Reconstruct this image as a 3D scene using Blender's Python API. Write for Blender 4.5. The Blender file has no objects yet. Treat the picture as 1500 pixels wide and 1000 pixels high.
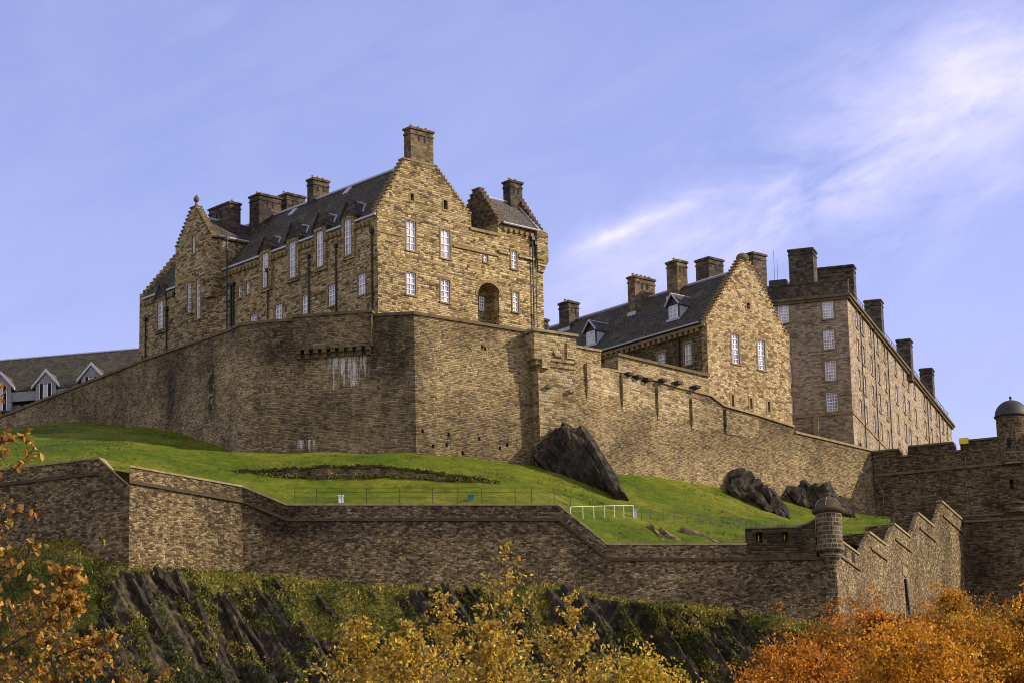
import bpy, bmesh, math, random
import numpy as np
from mathutils import Vector, Matrix, noise as mnoise

random.seed(7); rng = np.random.default_rng(7)
scene = bpy.context.scene
C = scene.collection

# ------------------------------------------------------------------ camera
F = 4500.0; PIT = math.radians(14.35); ROLL = math.radians(-1.2); CZ = 1.7
cp, sp, cr, sr = math.cos(PIT), math.sin(PIT), math.cos(ROLL), math.sin(ROLL)
R0 = Vector((1, 0, 0)); U0 = Vector((0, -sp, cp)); FW = Vector((0, cp, sp))
RT = cr * R0 + sr * U0; UP = -sr * R0 + cr * U0
cam = bpy.data.cameras.new('camera'); camo = bpy.data.objects.new('camera', cam); C.objects.link(camo)
m = Matrix.Identity(4)
for i in range(3):
    m[i][0] = RT[i]; m[i][1] = UP[i]; m[i][2] = -FW[i]
m[0][3], m[1][3], m[2][3] = 0, 0, CZ
camo.matrix_world = m
cam.sensor_width = 36; cam.lens = 36 * F / 1500; cam.clip_start = 0.5; cam.clip_end = 20000
scene.camera = camo

# ------------------------------------------------------------------ light
SUN_AZ = math.radians(91)      # clockwise from +Y (camera heading); 90 = from the right
SUN_EL = math.radians(29)
sd = Vector((math.sin(SUN_AZ) * math.cos(SUN_EL), math.cos(SUN_AZ) * math.cos(SUN_EL), math.sin(SUN_EL)))
sl = bpy.data.lights.new('sun', 'SUN'); sl.energy = 3.8; sl.angle = math.radians(0.55); sl.color = (1.0, 0.88, 0.68)
so = bpy.data.objects.new('sun', sl); C.objects.link(so)
so.rotation_euler = sd.to_track_quat('Z', 'Y').to_euler()
scene.render.engine = 'CYCLES'; scene.cycles.pixel_filter_type = 'BLACKMAN_HARRIS'; scene.cycles.filter_width = 1.0
scene.view_settings.view_transform = 'Standard'; scene.view_settings.look = 'None'
scene.view_settings.exposure = 0.5; scene.view_settings.gamma = 1.0


def ray(px, py):
    return FW + ((px - 750) / F) * RT + ((500 - py) / F) * UP


class NT:
    """tiny node-tree helper"""
    def __init__(s, tree):
        s.t = tree; s.n = tree.nodes; s.l = tree.links

    def add(s, typ, ins=None, **kw):
        n = s.n.new(typ)
        for k, v in kw.items():
            setattr(n, k, v)
        for k, v in (ins or {}).items():
            if isinstance(v, bpy.types.NodeSocket):
                s.l.new(v, n.inputs[k])
            else:
                n.inputs[k].default_value = v
        return n

    def math(s, op, a, b=0.0, c=0.0, clamp=False):
        n = s.add('ShaderNodeMath', {0: a, 1: b, 2: c}, operation=op); n.use_clamp = clamp
        return n.outputs[0]

    def mix(s, fac, a, b, blend='MIX'):
        n = s.n.new('ShaderNodeMix'); n.data_type = 'RGBA'; n.blend_type = blend
        for i, v in ((0, fac), (6, a), (7, b)):
            if isinstance(v, bpy.types.NodeSocket):
                s.l.new(v, n.inputs[i])
            else:
                n.inputs[i].default_value = v if i == 0 or len(v) == 4 else (*v, 1)
        return n.outputs[2]

    def ramp(s, fac, stops, interp='LINEAR'):
        n = s.n.new('ShaderNodeValToRGB'); n.color_ramp.interpolation = interp
        e = n.color_ramp.elements
        while len(e) < len(stops):
            e.new(0.5)
        for i, (p, c) in enumerate(stops):
            e[i].position = p
            e[i].color = (c, c, c, 1) if isinstance(c, (int, float)) else (*c, 1)
        s.l.new(fac, n.inputs[0])
        return n.outputs[0]

    def noise(s, vec, scale, detail=3, rough=0.55, dim='3D', dist=0.0):
        n = s.add('ShaderNodeTexNoise', {'Scale': scale, 'Detail': detail, 'Roughness': rough, 'Distortion': dist}, noise_dimensions=dim)
        s.l.new(vec, n.inputs['Vector'])
        return n

    def scalev(s, vec, sc):
        n = s.add('ShaderNodeVectorMath', {0: vec, 1: sc}, operation='MULTIPLY')
        return n.outputs[0]


# ------------------------------------------------------------------ sky
W = bpy.data.worlds.new('World'); scene.world = W; W.use_nodes = True
g = NT(W.node_tree); g.n.clear()
sky = g.add('ShaderNodeTexSky', sky_type='NISHITA')
sky.sun_disc = False; sky.sun_elevation = SUN_EL; sky.sun_rotation = SUN_AZ
sky.air_density = 1.0; sky.dust_density = 0.6; sky.ozone_density = 2.0
tc = g.add('ShaderNodeTexCoord')
tint = g.mix(1.0, sky.outputs[0], (1.07, 0.845, 1.08), 'MULTIPLY')
D = tc.outputs['Generated']


def dotv(v):
    return g.add('ShaderNodeVectorMath', {0: D, 1: tuple(v)}, operation='DOT_PRODUCT').outputs['Value']


th = math.radians(24)
E1 = math.cos(th) * RT + math.sin(th) * UP; E2 = -math.sin(th) * RT + math.cos(th) * UP
a_, b_, f_ = dotv(E1), dotv(E2), dotv(FW)
comb = g.add('ShaderNodeCombineXYZ', {0: a_, 1: b_, 2: f_}).outputs[0]
n1 = g.noise(g.scalev(comb, (15, 34, 9)), 1.0, 6, 0.62, dist=0.6)
n2 = g.noise(g.scalev(comb, (46, 92, 20)), 1.0, 5, 0.6, dist=0.4)
nz = g.math('ADD', g.math('MULTIPLY', n1.outputs[0], 0.72), g.math('MULTIPLY', n2.outputs[0], 0.28))
mask = None
for (px, py, la, lb, amp) in [(1440, 90, 330, 110, 1.0), (1240, 270, 300, 95, .8), (925, 335, 120, 24, 1.2), (1060, 370, 260, 70, .75), (1480, 260, 90, 40, .7),
                              (905, 342, 70, 10, 1.6), (960, 318, 60, 9, 1.5), (1190, 290, 160, 22, .7), (1450, 60, 160, 26, .4), (1420, 150, 200, 22, .4), (860, 420, 170, 70, .6), (330, 20, 330, 45, .5), (1330, 350, 130, 25, .5), (80, 500, 300, 90, .35), (1250, 200, 700, 260, .42), (1330, 420, 260, 70, .4), (1400, 180, 200, 60, .5)]:
    d0 = ray(px, py).normalized()
    q = g.math('ADD', g.math('POWER', g.math('ABSOLUTE', g.math('MULTIPLY', g.math('SUBTRACT', a_, d0.dot(E1)), F / la)), 2.0),
               g.math('POWER', g.math('ABSOLUTE', g.math('MULTIPLY', g.math('SUBTRACT', b_, d0.dot(E2)), F / lb)), 2.0))
    e = g.math('MULTIPLY', g.math('EXPONENT', g.math('MULTIPLY', q, -1.0)), amp)
    mask = e if mask is None else g.math('ADD', mask, e)
dens = g.math('MULTIPLY', mask, g.ramp(nz, [(0.33, 0.0), (0.68, 1.0)]))
dens = g.math('MULTIPLY', dens, 0.40, clamp=True)
veil = g.math('MULTIPLY', g.ramp(n1.outputs[0], [(0.3, 0.3), (0.8, 1.0)]), 0.15)
low_ = g.ramp(g.add('ShaderNodeSeparateXYZ', {0: D}).outputs[2], [(.17, .16), (.30, 0.)])
veil = g.math('ADD', veil, low_)
dens = g.math('MAXIMUM', dens, veil)
skyc = g.mix(dens, tint, (4.9, 4.6, 6.3))
# unseen cloud bank added behind the viewer as warm fill for the shade
back_ = g.add('ShaderNodeVectorMath', {0: D, 1: (-.45, -.80, .38)}, operation='DOT_PRODUCT').outputs['Value']
nb0 = g.noise(D, 3.0, 5, .6)
fill_bank_ = g.math('MULTIPLY', g.ramp(back_, [(.0, 0.), (.55, 1.)]), g.ramp(nb0.outputs[0], [(.32, .35), (.6, 1.)]))
skyc = g.mix(g.math('MULTIPLY', fill_bank_, .26), skyc, (10.5, 9.3, 7.8))
bg = g.add('ShaderNodeBackground', {'Color': skyc, 'Strength': 0.142})
out = g.add('ShaderNodeOutputWorld'); g.l.new(bg.outputs[0], out.inputs[0])


# ------------------------------------------------------------------ materials
def newmat(name):
    mt = bpy.data.materials.new(name); mt.use_nodes = True
    t = NT(mt.node_tree); t.n.clear()
    o = t.add('ShaderNodeOutputMaterial'); b = t.add('ShaderNodeBsdfPrincipled')
    t.l.new(b.outputs[0], o.inputs[0])
    return mt, t, b


def stone(name, pal, w=0.5, h=0.22, mortar=(0.16, 0.13, 0.09), mfac=0.5, stain=0.6, rnd=0.8, bump=0.5, streak=0.4, gap=0.07, seed=0.0, warp=.12, moss=0.0, dark=(.045, .034, .028), pale=(.5, .42, .28), coursed=False, tone=.35, post=None):
    """coursed rubble: one random tone per stone, mortar joints, weathering"""
    mt, t, b = newmat(name)
    uv = t.add('ShaderNodeUVMap').outputs[0]
    geo = t.add('ShaderNodeNewGeometry'); P = geo.outputs['Position']
    wn = t.noise(uv, 0.9, 3)
    wv = t.add('ShaderNodeVectorMath', {0: wn.outputs['Color'], 1: (0.5, 0.5, 0.5)}, operation='SUBTRACT').outputs[0]
    uvw = t.add('ShaderNodeVectorMath', {0: uv, 1: t.scalev(wv, (warp, warp, 0))}, operation='ADD').outputs[0]
    if coursed:
        sx = t.add('ShaderNodeSeparateXYZ', {0: uvw}); x, y = sx.outputs[0], sx.outputs[1]
        hv = t.add('ShaderNodeTexNoise', {'W': y, 'Scale': 1.1, 'Detail': 2.0}, noise_dimensions='1D').outputs[0]
        vv = t.math('ADD', t.math('DIVIDE', y, h), t.math('ADD', t.math('MULTIPLY', hv, 2.2), seed))
        row = t.math('FLOOR', vv); fv = t.math('FRACT', vv)
        rr_ = t.add('ShaderNodeTexWhiteNoise', {'W': row}, noise_dimensions='1D').outputs['Value']
        uu = t.math('ADD', t.math('DIVIDE', x, t.math('MULTIPLY', t.math('ADD', t.math('MULTIPLY', rr_, .8), .6), w)), t.math('MULTIPLY', rr_, 17.3))
        cx = t.add('ShaderNodeCombineXYZ', {0: t.math('MULTIPLY', uu, .55), 1: t.math('MULTIPLY', row, 7.31)}).outputs[0]
        wu = t.add('ShaderNodeTexNoise', {'Vector': cx, 'Scale': 1.0, 'Detail': 0.0}, noise_dimensions='2D').outputs[0]
        uu = t.math('ADD', uu, t.math('MULTIPLY', wu, 1.6))
        cell = t.math('FLOOR', uu); fu = t.math('FRACT', uu)
        idv = t.add('ShaderNodeCombineXYZ', {0: cell, 1: row}).outputs[0]
        wn_ = t.add('ShaderNodeTexWhiteNoise', {'Vector': idv}, noise_dimensions='2D')
        val = t.add('ShaderNodeSeparateColor', {0: wn_.outputs['Color']})
        du = t.math('MULTIPLY', t.math('MINIMUM', fu, t.math('SUBTRACT', 1.0, fu)), w); dv = t.math('MULTIPLY', t.math('MINIMUM', fv, t.math('SUBTRACT', 1.0, fv)), h)
        edge = t.math('DIVIDE', t.math('MINIMUM', du, dv), .32)
    else:
        sc = t.add('ShaderNodeVectorMath', {0: t.scalev(uvw, (1 / w, 1 / h, 0)), 1: (seed, seed * .7, 0)}, operation='ADD').outputs[0]
        v1 = t.add('ShaderNodeTexVoronoi', {'Vector': sc, 'Scale': 1.0, 'Randomness': rnd}, voronoi_dimensions='2D')
        edge = t.add('ShaderNodeTexVoronoi', {'Vector': sc, 'Scale': 1.0, 'Randomness': rnd}, voronoi_dimensions='2D', feature='DISTANCE_TO_EDGE').outputs['Distance']
        val = t.add('ShaderNodeSeparateColor', {0: v1.outputs['Color']})
    patch = t.noise(P, 0.16, 4, .6)
    pv = t.math('ADD', val.outputs[0], t.math('MULTIPLY', t.math('SUBTRACT', patch.outputs[0], 0.5), 0.32), clamp=True)
    n = len(pal)
    col = t.ramp(pv, [(i / (n - 1) if n > 1 else 0, c) for i, c in enumerate(pal)])
    col = t.mix(t.ramp(val.outputs[2], [(.83, 0.), (.86, .85)]), col, dark)
    col = t.mix(t.ramp(val.outputs[1], [(.9, 0.), (.93, .6)]), col, pale)
    fine = t.noise(uv, 7.0, 4, .7)
    col = t.mix(0.55, col, t.ramp(fine.outputs[0], [(0.2, 0.3), (0.5, 1.0), (0.8, 1.55)]), 'MULTIPLY')
    jm = t.ramp(edge, [(gap * .4, 1.0), (gap, 0.0)])
    jn = t.noise(uv, 1.3, 4, .7)
    jc = t.mix(t.ramp(jn.outputs[0], [(.42, 0.), (.58, 1.)]), mortar, (mortar[0] * .22, mortar[1] * .2, mortar[2] * .2))
    col = t.mix(t.math('MULTIPLY', jm, mfac), col, jc)
    big = t.noise(t.scalev(P, (.11, .11, .09)), 1.0, 5, .6)
    col = t.mix(1.0, col, t.ramp(big.outputs[0], [(.3, 1 - tone * 1.4), (.5, 1.0), (.7, 1 + tone)]), 'MULTIPLY')
    # weather stains, stretched downwards
    st = t.noise(t.scalev(P, (0.42, 0.42, 0.13)), 1.0, 5, .65)
    st2 = t.noise(P, 0.75, 5, .7)
    sv = t.math('ADD', t.math('MULTIPLY', st.outputs[0], streak), t.math('MULTIPLY', st2.outputs[0], 1 - streak))
    col = t.mix(stain, col, t.ramp(sv, [(0.36, 0.22), (0.52, 0.9), (0.66, 1.12)]), 'MULTIPLY')
    if moss:
        mo = t.noise(P, 0.35, 5, .65)
        col = t.mix(t.math('MULTIPLY', t.ramp(mo.outputs[0], [(.5, 0.), (.7, 1.)]), moss), col, (.05, .06, .015))
    if post: col = post(t, col, P)
    t.l.new(col, b.inputs['Base Color'])
    b.inputs['Roughness'].default_value = 0.92; b.inputs['Specular IOR Level'].default_value = 0.2
    hgt = t.math('ADD', t.math('MULTIPLY', t.ramp(edge, [(0.0, 0.0), (gap * 2.2, 1.0)]), 0.6), t.math('MULTIPLY', val.outputs[1], 0.6))
    hgt = t.math('ADD', hgt, t.math('MULTIPLY', fine.outputs[0], 0.5))
    bp = t.add('ShaderNodeBump', {'Height': hgt, 'Strength': bump, 'Distance': 0.09})
    t.l.new(bp.outputs[0], b.inputs['Normal'])
    return mt


def ashlar(name, pal, w=0.8, h=0.33, mortar=(.2, .16, .11), stain=0.5, bump=.35, mort=.03):
    mt, t, b = newmat(name)
    uv = t.add('ShaderNodeUVMap').outputs[0]
    P = t.add('ShaderNodeNewGeometry').outputs['Position']
    br = t.add('ShaderNodeTexBrick', {'Vector': uv, 'Scale': 1.0, 'Brick Width': w, 'Row Height': h, 'Mortar Size': mort, 'Mortar Smooth': .3, 'Bias': 0.0,
                                      'Color1': (0, 0, 0, 1), 'Color2': (1, 1, 1, 1), 'Mortar': (.5, .5, .5, 1)}, offset=0.5, squash=0.7, squash_frequency=3)
    bw = t.add('ShaderNodeSeparateColor', {0: br.outputs['Color']}).outputs[0]
    patch = t.noise(P, 0.2, 4, .6)
    pv = t.math('ADD', bw, t.math('MULTIPLY', t.math('SUBTRACT', patch.outputs[0], .5), .7), clamp=True)
    n = len(pal)
    col = t.ramp(pv, [(i / (n - 1), c) for i, c in enumerate(pal)])
    fine = t.noise(uv, 6.0, 4, .7)
    col = t.mix(.5, col, t.ramp(fine.outputs[0], [(.2, .4), (.5, 1.), (.8, 1.45)]), 'MULTIPLY')
    col = t.mix(t.math('MULTIPLY', br.outputs['Fac'], .7), col, mortar)
    st = t.noise(t.scalev(P, (0.5, .5, 0.15)), 1.0, 5, .65)
    col = t.mix(stain, col, t.ramp(st.outputs[0], [(.34, .25), (.5, .9), (.66, 1.1)]), 'MULTIPLY')
    t.l.new(col, b.inputs['Base Color']); b.inputs['Roughness'].default_value = .9; b.inputs['Specular IOR Level'].default_value = 0.2
    hg = t.math('ADD', t.math('MULTIPLY', br.outputs['Fac'], -1.0), t.math('MULTIPLY', fine.outputs[0], .6))
    bp = t.add('ShaderNodeBump', {'Height': hg, 'Strength': bump, 'Distance': .06}); t.l.new(bp.outputs[0], b.inputs['Normal'])
    return mt


def slate(name, c0, c1, lich=(.12, .11, .06)):
    mt, t, b = newmat(name)
    uv = t.add('ShaderNodeUVMap').outputs[0]
    P = t.add('ShaderNodeNewGeometry').outputs['Position']
    br = t.add('ShaderNodeTexBrick', {'Vector': uv, 'Scale': 1.0, 'Brick Width': .34, 'Row Height': .26, 'Mortar Size': .02, 'Mortar Smooth': .2,
                                      'Color1': (*c0, 1), 'Color2': (*c1, 1), 'Mortar': (.012, .012, .012, 1)}, offset=.5)
    ns = t.noise(P, 0.55, 5, .65); nf = t.noise(P, 5.0, 4, .7)
    col = t.mix(.8, br.outputs['Color'], t.ramp(nf.outputs[0], [(.25, .45), (.5, 1.0), (.75, 1.8)]), 'MULTIPLY')
    col = t.mix(t.math('MULTIPLY', t.ramp(ns.outputs[0], [(.5, 0.), (.68, 1.)]), .45), col, lich)
    t.l.new(col, b.inputs['Base Color'])
    b.inputs['Roughness'].default_value = .9; b.inputs['Specular IOR Level'].default_value = .08
    bp = t.add('ShaderNodeBump', {'Height': t.math('ADD', t.math('MULTIPLY', br.outputs['Fac'], -1.), nf.outputs[0]), 'Strength': .5, 'Distance': .05})
    t.l.new(bp.outputs[0], b.inputs['Normal'])
    return mt


def plain(name, col, rough=.7, var=.35, scale=2.0, metallic=0.0, spec=.3):
    mt, t, b = newmat(name)
    P = t.add('ShaderNodeNewGeometry').outputs['Position']
    ns = t.noise(P, scale, 4, .65)
    c = t.mix(var, col, t.ramp(ns.outputs[0], [(.25, .35), (.5, 1.), (.75, 1.5)]), 'MULTIPLY')
    t.l.new(c, b.inputs['Base Color']); b.inputs['Roughness'].default_value = rough
    b.inputs['Metallic'].default_value = metallic; b.inputs['Specular IOR Level'].default_value = spec
    return mt


def leafmat(name, attr='tone', trans=.35):
    mt = bpy.data.materials.new(name); mt.use_nodes = True
    t = NT(mt.node_tree); t.n.clear()
    o = t.add('ShaderNodeOutputMaterial')
    a = t.add('ShaderNodeAttribute', attribute_name=attr)
    df = t.add('ShaderNodeBsdfPrincipled', {'Base Color': a.outputs['Color'], 'Roughness': .6, 'Specular IOR Level': .25})
    tr = t.add('ShaderNodeBsdfTranslucent', {'Color': a.outputs['Color']})
    mx = t.add('ShaderNodeMixShader', {0: trans, 1: df.outputs[0], 2: tr.outputs[0]})
    t.l.new(mx.outputs[0], o.inputs[0])
    return mt


def glassmat():
    mt, t, b = newmat('window_glass')
    P = t.add('ShaderNodeNewGeometry').outputs['Position']
    ns = t.noise(P, .7, 4, .7)
    t.l.new(t.ramp(ns.outputs[0], [(.3, (.10, .10, .12)), (.5, (.42, .41, .44)), (.68, (.66, .65, .68))]), b.inputs['Base Color'])
    b.inputs['Roughness'].default_value = .08; b.inputs['Specular IOR Level'].default_value = .8
    return mt


M = {}
M['hosp'] = stone('sandstone_rubble', [(.16, .105, .046), (.28, .197, .078), (.35, .255, .106), (.42, .32, .145), (.50, .40, .20)], .50, .19, (.25, .18, .08), .8, .28, streak=.35, bump=.7, coursed=True, gap=.10, tone=.22, dark=(.055, .042, .03))
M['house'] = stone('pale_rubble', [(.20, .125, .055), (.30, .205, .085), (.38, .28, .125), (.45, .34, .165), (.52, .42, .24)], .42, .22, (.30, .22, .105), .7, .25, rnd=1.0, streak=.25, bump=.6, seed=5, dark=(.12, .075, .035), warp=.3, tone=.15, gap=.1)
UPK = dict(w=.38, h=.145, mortar=(.22, .16, .078), mfac=.7, stain=.5, streak=.6, bump=.7, seed=11, coursed=True, gap=.10, tone=.4, dark=(.085, .063, .04), pale=(.42, .33, .19))
UPP = [(.16, .11, .054), (.22, .157, .071), (.275, .202, .092), (.32, .24, .112), (.37, .285, .14)]
M['wall_up'] = stone('weathered_wall_rubble', UPP, **UPK)
M['wall_pale'] = stone('pale_parapet_stone', [(.20, .142, .066), (.28, .205, .095), (.34, .255, .122), (.38, .295, .148), (.43, .34, .175)], .48, .20, (.26, .19, .095), .6, .4, streak=.5, bump=.6, seed=17, coursed=True, gap=.09, tone=.25, dark=(.12, .085, .045))
M['wall_low'] = stone('rough_wall_rubble', [(.085, .054, .023), (.14, .094, .041), (.195, .138, .061), (.25, .182, .085), (.35, .265, .13)], .30, .15, (.14, .10, .05), .6, .55, rnd=1.0, streak=.5, bump=.9, seed=23, gap=.10, pale=(.46, .37, .22), warp=.3, tone=.5, dark=(.045, .033, .02))
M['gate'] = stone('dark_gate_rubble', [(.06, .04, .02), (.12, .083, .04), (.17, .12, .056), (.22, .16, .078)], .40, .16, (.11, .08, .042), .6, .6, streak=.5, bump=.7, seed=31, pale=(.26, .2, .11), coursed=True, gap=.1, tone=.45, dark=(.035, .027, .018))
M['chim2'] = None
M['barr'] = ashlar('barracks_masonry', [(.12, .09, .054), (.24, .185, .115), (.34, .265, .168), (.43, .345, .23)], .55, .2, (.24, .18, .11), .45)
M['dress'] = plain('dressed_stone', (.23, .165, .078), .9, .75, 1.6, spec=.15)
M['cope'] = plain('coping_stone', (.13, .098, .055), .95, .8, 1.2, spec=.1)
M['copel'] = plain('pale_coping_stone', (.25, .19, .10), .95, .7, 1.5, spec=.1)
M['chim'] = ashlar('sooty_chimney_stone', [(.03, .026, .02), (.075, .06, .04), (.14, .105, .06)], .6, .3, (.05, .04, .03), .6)
M['quoin'] = ashlar('turret_ashlar', [(.045, .034, .021), (.09, .068, .04), (.15, .112, .065)], .62, .36, (.34, .27, .17), .45, mort=.035)
M['chim2'] = ashlar('worn_chimney_stone', [(.06, .045, .026), (.15, .108, .055), (.25, .185, .095)], .55, .27, (.1, .075, .04), .8)
M['grey_render'] = plain('grey_render', (.24, .235, .23), .85, .3, 2)
M['grey_white'] = plain('dull_white_board', (.5, .49, .48), .7, .3, 2)
M['cream'] = plain('cream_paint', (.62, .58, .46), .6, .3, 3)
M['step'] = plain('dark_step_slab', (.022, .02, .017), .85, .6, 3, spec=.15)
M['mossy'] = plain('mossy_stone', (.075, .06, .034), .95, .9, 3, spec=.1)
M['bank'] = plain('bare_earth_bank', (.085, .06, .035), .95, .9, 2.5, spec=.1)
M['slate'] = slate('dark_slate', (.05, .045, .033), (.095, .086, .062), (.15, .13, .07))
M['slate2'] = slate('grey_slate', (.075, .068, .055), (.12, .11, .088), (.15, .13, .09))
M['lead'] = plain('lead_sheet', (.42, .42, .45), .5, .3, 3)
M['leaddark'] = plain('dark_lead', (.04, .038, .034), .6, .5, 2)
M['white'] = plain('white_paint', (.86, .85, .84), .5, .12, 3)
M['iron'] = plain('black_iron', (.02, .02, .02), .5, .3, 4)
M['pot'] = plain('clay_pot', (.45, .27, .16), .8, .4, 6)
M['glass'] = glassmat()
M['void'] = plain('dark_opening', (.012, .011, .01), .95, .3, 3)
M['lime'] = plain('lime_streak', (.8, .76, .66), .9, .6, 3)
M['yellow'] = plain('yellow_plastic', (.72, .55, .02), .5, .15, 3)
M['teal'] = plain('teal_paint', (.03, .16, .16), .5, .2, 4)
M['bark'] = plain('tree_bark', (.14, .10, .06), .9, .6, 9)
M['barkd'] = plain('dark_bark', (.05, .035, .025), .9, .6, 9)
M['bronze'] = plain('weathered_timber', (.03, .025, .02), .8, .5, 5)


# ------------------------------------------------------------------ geometry helpers
def plan_at(px, py, Y):
    d = ray(px, py); t = Y / d.y
    return Vector((d.x * t, Y))


class Frame:
    """vertical plane through plan point O; u runs along angle a, n outwards (towards camera), z up"""
    def __init__(s, O, a):
        s.O = Vector(O); a = math.radians(a)
        s.u = Vector((math.cos(a), math.sin(a))); s.nn = Vector((math.sin(a), -math.cos(a)))

    def pl(s, u, n=0.0):
        return s.O + s.u * u + s.nn * n

    def p(s, u, n, z):
        q = s.pl(u, n); return Vector((q.x, q.y, z))

    def hit(s, px, py, n=0.0):
        d = ray(px, py); o = s.O + s.nn * n
        t = o.dot(s.nn) / Vector((d.x, d.y)).dot(s.nn)
        q = Vector((d.x * t, d.y * t)); return (q - s.O).dot(s.u), CZ + d.z * t

    def side(s, px, py, u):
        """hit on the perpendicular plane u = const; returns (n, z)"""
        d = ray(px, py); o = s.O + s.u * u
        t = o.dot(s.u) / Vector((d.x, d.y)).dot(s.u)
        q = Vector((d.x * t, d.y * t)); return (q - s.O).dot(s.nn), CZ + d.z * t


def zat(P, py):
    """height above plan point P that shows at image row py"""
    lo, hi = -50, 250
    for _ in range(50):
        mid = (lo + hi) / 2
        q = Vector((P[0], P[1], mid - CZ))
        y = 500 - F * q.dot(UP) / q.dot(FW)
        if y > py: lo = mid
        else: hi = mid
    return mid


ORG = {}


def set_uv(me):
    uvl = me.uv_layers.new(name='UVMap') if not me.uv_layers else me.uv_layers[0]
    co = np.zeros(len(me.vertices) * 3); me.vertices.foreach_get('co', co); co = co.reshape(-1, 3)
    data = np.zeros((len(me.loops), 2))
    for p in me.polygons:
        nx, ny, nz = p.normal
        h = math.hypot(nx, ny)
        li = list(p.loop_indices); vs = co[[me.loops[i].vertex_index for i in li]]
        if h > 0.25:
            tx, ty = -ny / h, nx / h
            data[li, 0] = vs[:, 0] * tx + vs[:, 1] * ty
            data[li, 1] = vs[:, 2] / max(h, .25)
        else:
            data[li] = vs[:, :2]
    uvl.data.foreach_set('uv', data.ravel())


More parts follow.
